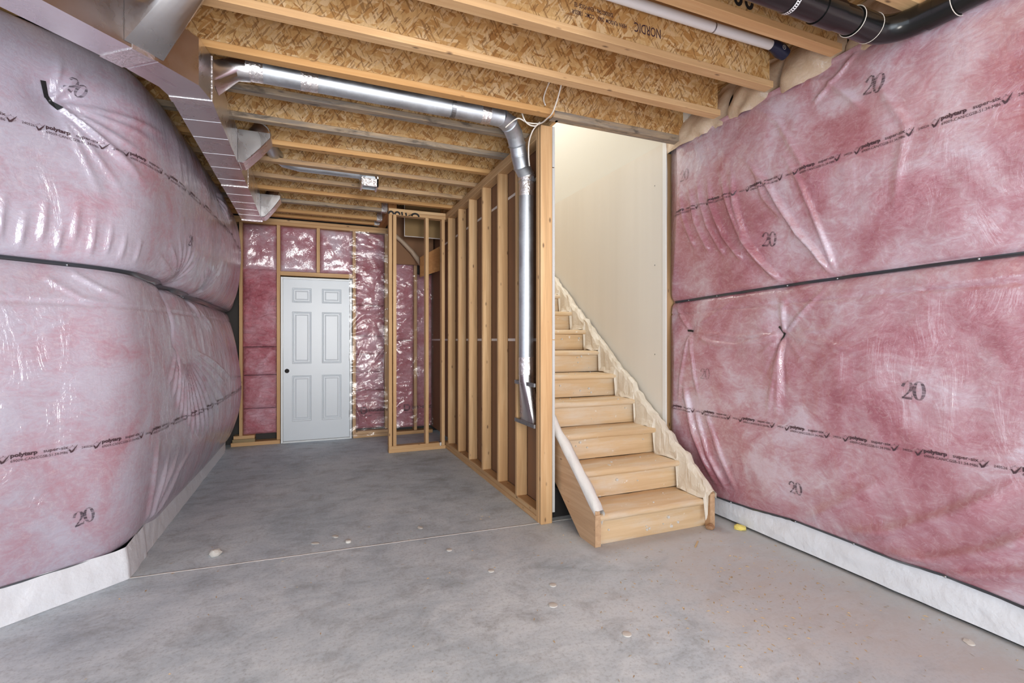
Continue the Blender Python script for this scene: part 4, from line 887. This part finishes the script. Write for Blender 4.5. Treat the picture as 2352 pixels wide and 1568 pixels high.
# ================================================================= BITS ON THE FLOOR
def lump(x, y, r, h, mat, name, lab, cat, seed, group=None, sx=1.0):
    R_ = np.random.RandomState(seed); bm = bmesh.new(); bmesh.ops.create_icosphere(bm, subdivisions=2, radius=1)
    for v in bm.verts:
        k = 1 + .28 * (R_.rand() - .5); v.co = Vector((v.co.x * r * k * sx, v.co.y * r * k, max(0, (v.co.z + .55)) / 1.5 * h * k))
    me = bpy.data.meshes.new(name); bm.to_mesh(me); bm.free(); me.materials.append(mat); o = bpy.data.objects.new(name, me); link(o); o.location = (x, y, .0003); o.rotation_euler.z = R_.rand() * 6
    return tag(o, lab, cat, group)
lump(-.533, 3.374, .034, .035, CRUMB, 'plaster_lump', 'pale grey mortar lump on the floor near the left wall', 'debris', 1)
lump(2.695, 2.48, .032, .03, YELLOW, 'foam_lump', 'small yellow foam blob on the floor right of the stair foot', 'foam', 2, sx=1.3)
for i, (x, y, r, lab) in enumerate([(.216, 3.27, .018, 'white plastic cap on the floor along the joint'), (.926, 2.561, .018, 'round white spot of plaster left of the stairs'), (1.084, 2.115, .022, 'largest white plaster spot in the middle of the floor'), (1.276, 1.783, .02, 'white plaster spot nearest the camera'), (1.172, 2.288, .018, 'white plaster spot just beyond the largest one'), (.781, 2.913, .018, 'flat white disc on the floor in front of the post')]):
    o = MB().tube([(x, y, .0004), (x, y, .004 if i else .012), (x, y, .005 if i else .014)], [r, r * .97, r * .8], 14).build('plaster_spot', CRUMB, smooth=True); tag(o, lab, 'debris', 'white spots on the floor')
for i, (x, y, lab) in enumerate([(.143, 3.397, 'flattened plaster crumb just behind the floor joint'), (.688, 3.333, 'pale plaster crumb on the floor near the partition'), (.02, 3.33, 'faint plaster crumb behind the floor joint towards the left'), (2.591, 1.183, 'whitish chip on the floor by the right wall membrane')]): lump(x, y, .018, .006, CRUMB, 'plaster_crumb', lab, 'debris', 20 + i, 'plaster crumbs', 1.6)
o = MB().box(-.005, .005, -.055, .055, .0004, .004, .001).build('wood_sliver', SHAV); o.location = (2.244, 2.401, 0); o.rotation_euler.z = -.9; tag(o, 'wood sliver lying on the dusty floor before the stairs', 'debris')
lump(2.515, 2.565, .03, .035, flat('brown_scrap', (.34, .19, .10), .8), 'brown_scrap', 'brown paper scrap at the right corner of the lowest riser', 'debris', 31)
m = MB(); R_ = np.random.RandomState(5)
for k in range(620):
    if k < 430: x = R_.normal(2.05, .38); y = R_.normal(1.85, .42)
    else: x = R_.uniform(-1.0, 2.7); y = R_.uniform(1.0, 3.6)
    if x > 2.7 or y < .6 or (x > 1.55 and y > 2.55) or (y < 3.1 and x < -1.0) or x < -.9: continue
    l = R_.uniform(.004, .014); w_ = R_.uniform(.001, .004); a = R_.rand() * 6.28; h_ = R_.uniform(.0008, .0045); c_, s_ = math.cos(a), math.sin(a)
    m.add([(x - c_ * l, y - s_ * l, .0005), (x - s_ * w_, y + c_ * w_, h_), (x + c_ * l, y + s_ * l, .0005), (x + s_ * w_, y - c_ * w_, .0006)], [(0, 1, 2), (0, 2, 3)])
tag(m.build('wood_debris', SHAV), 'scattered wood shavings and grit on the floor before the stairs', 'debris', kind='stuff')
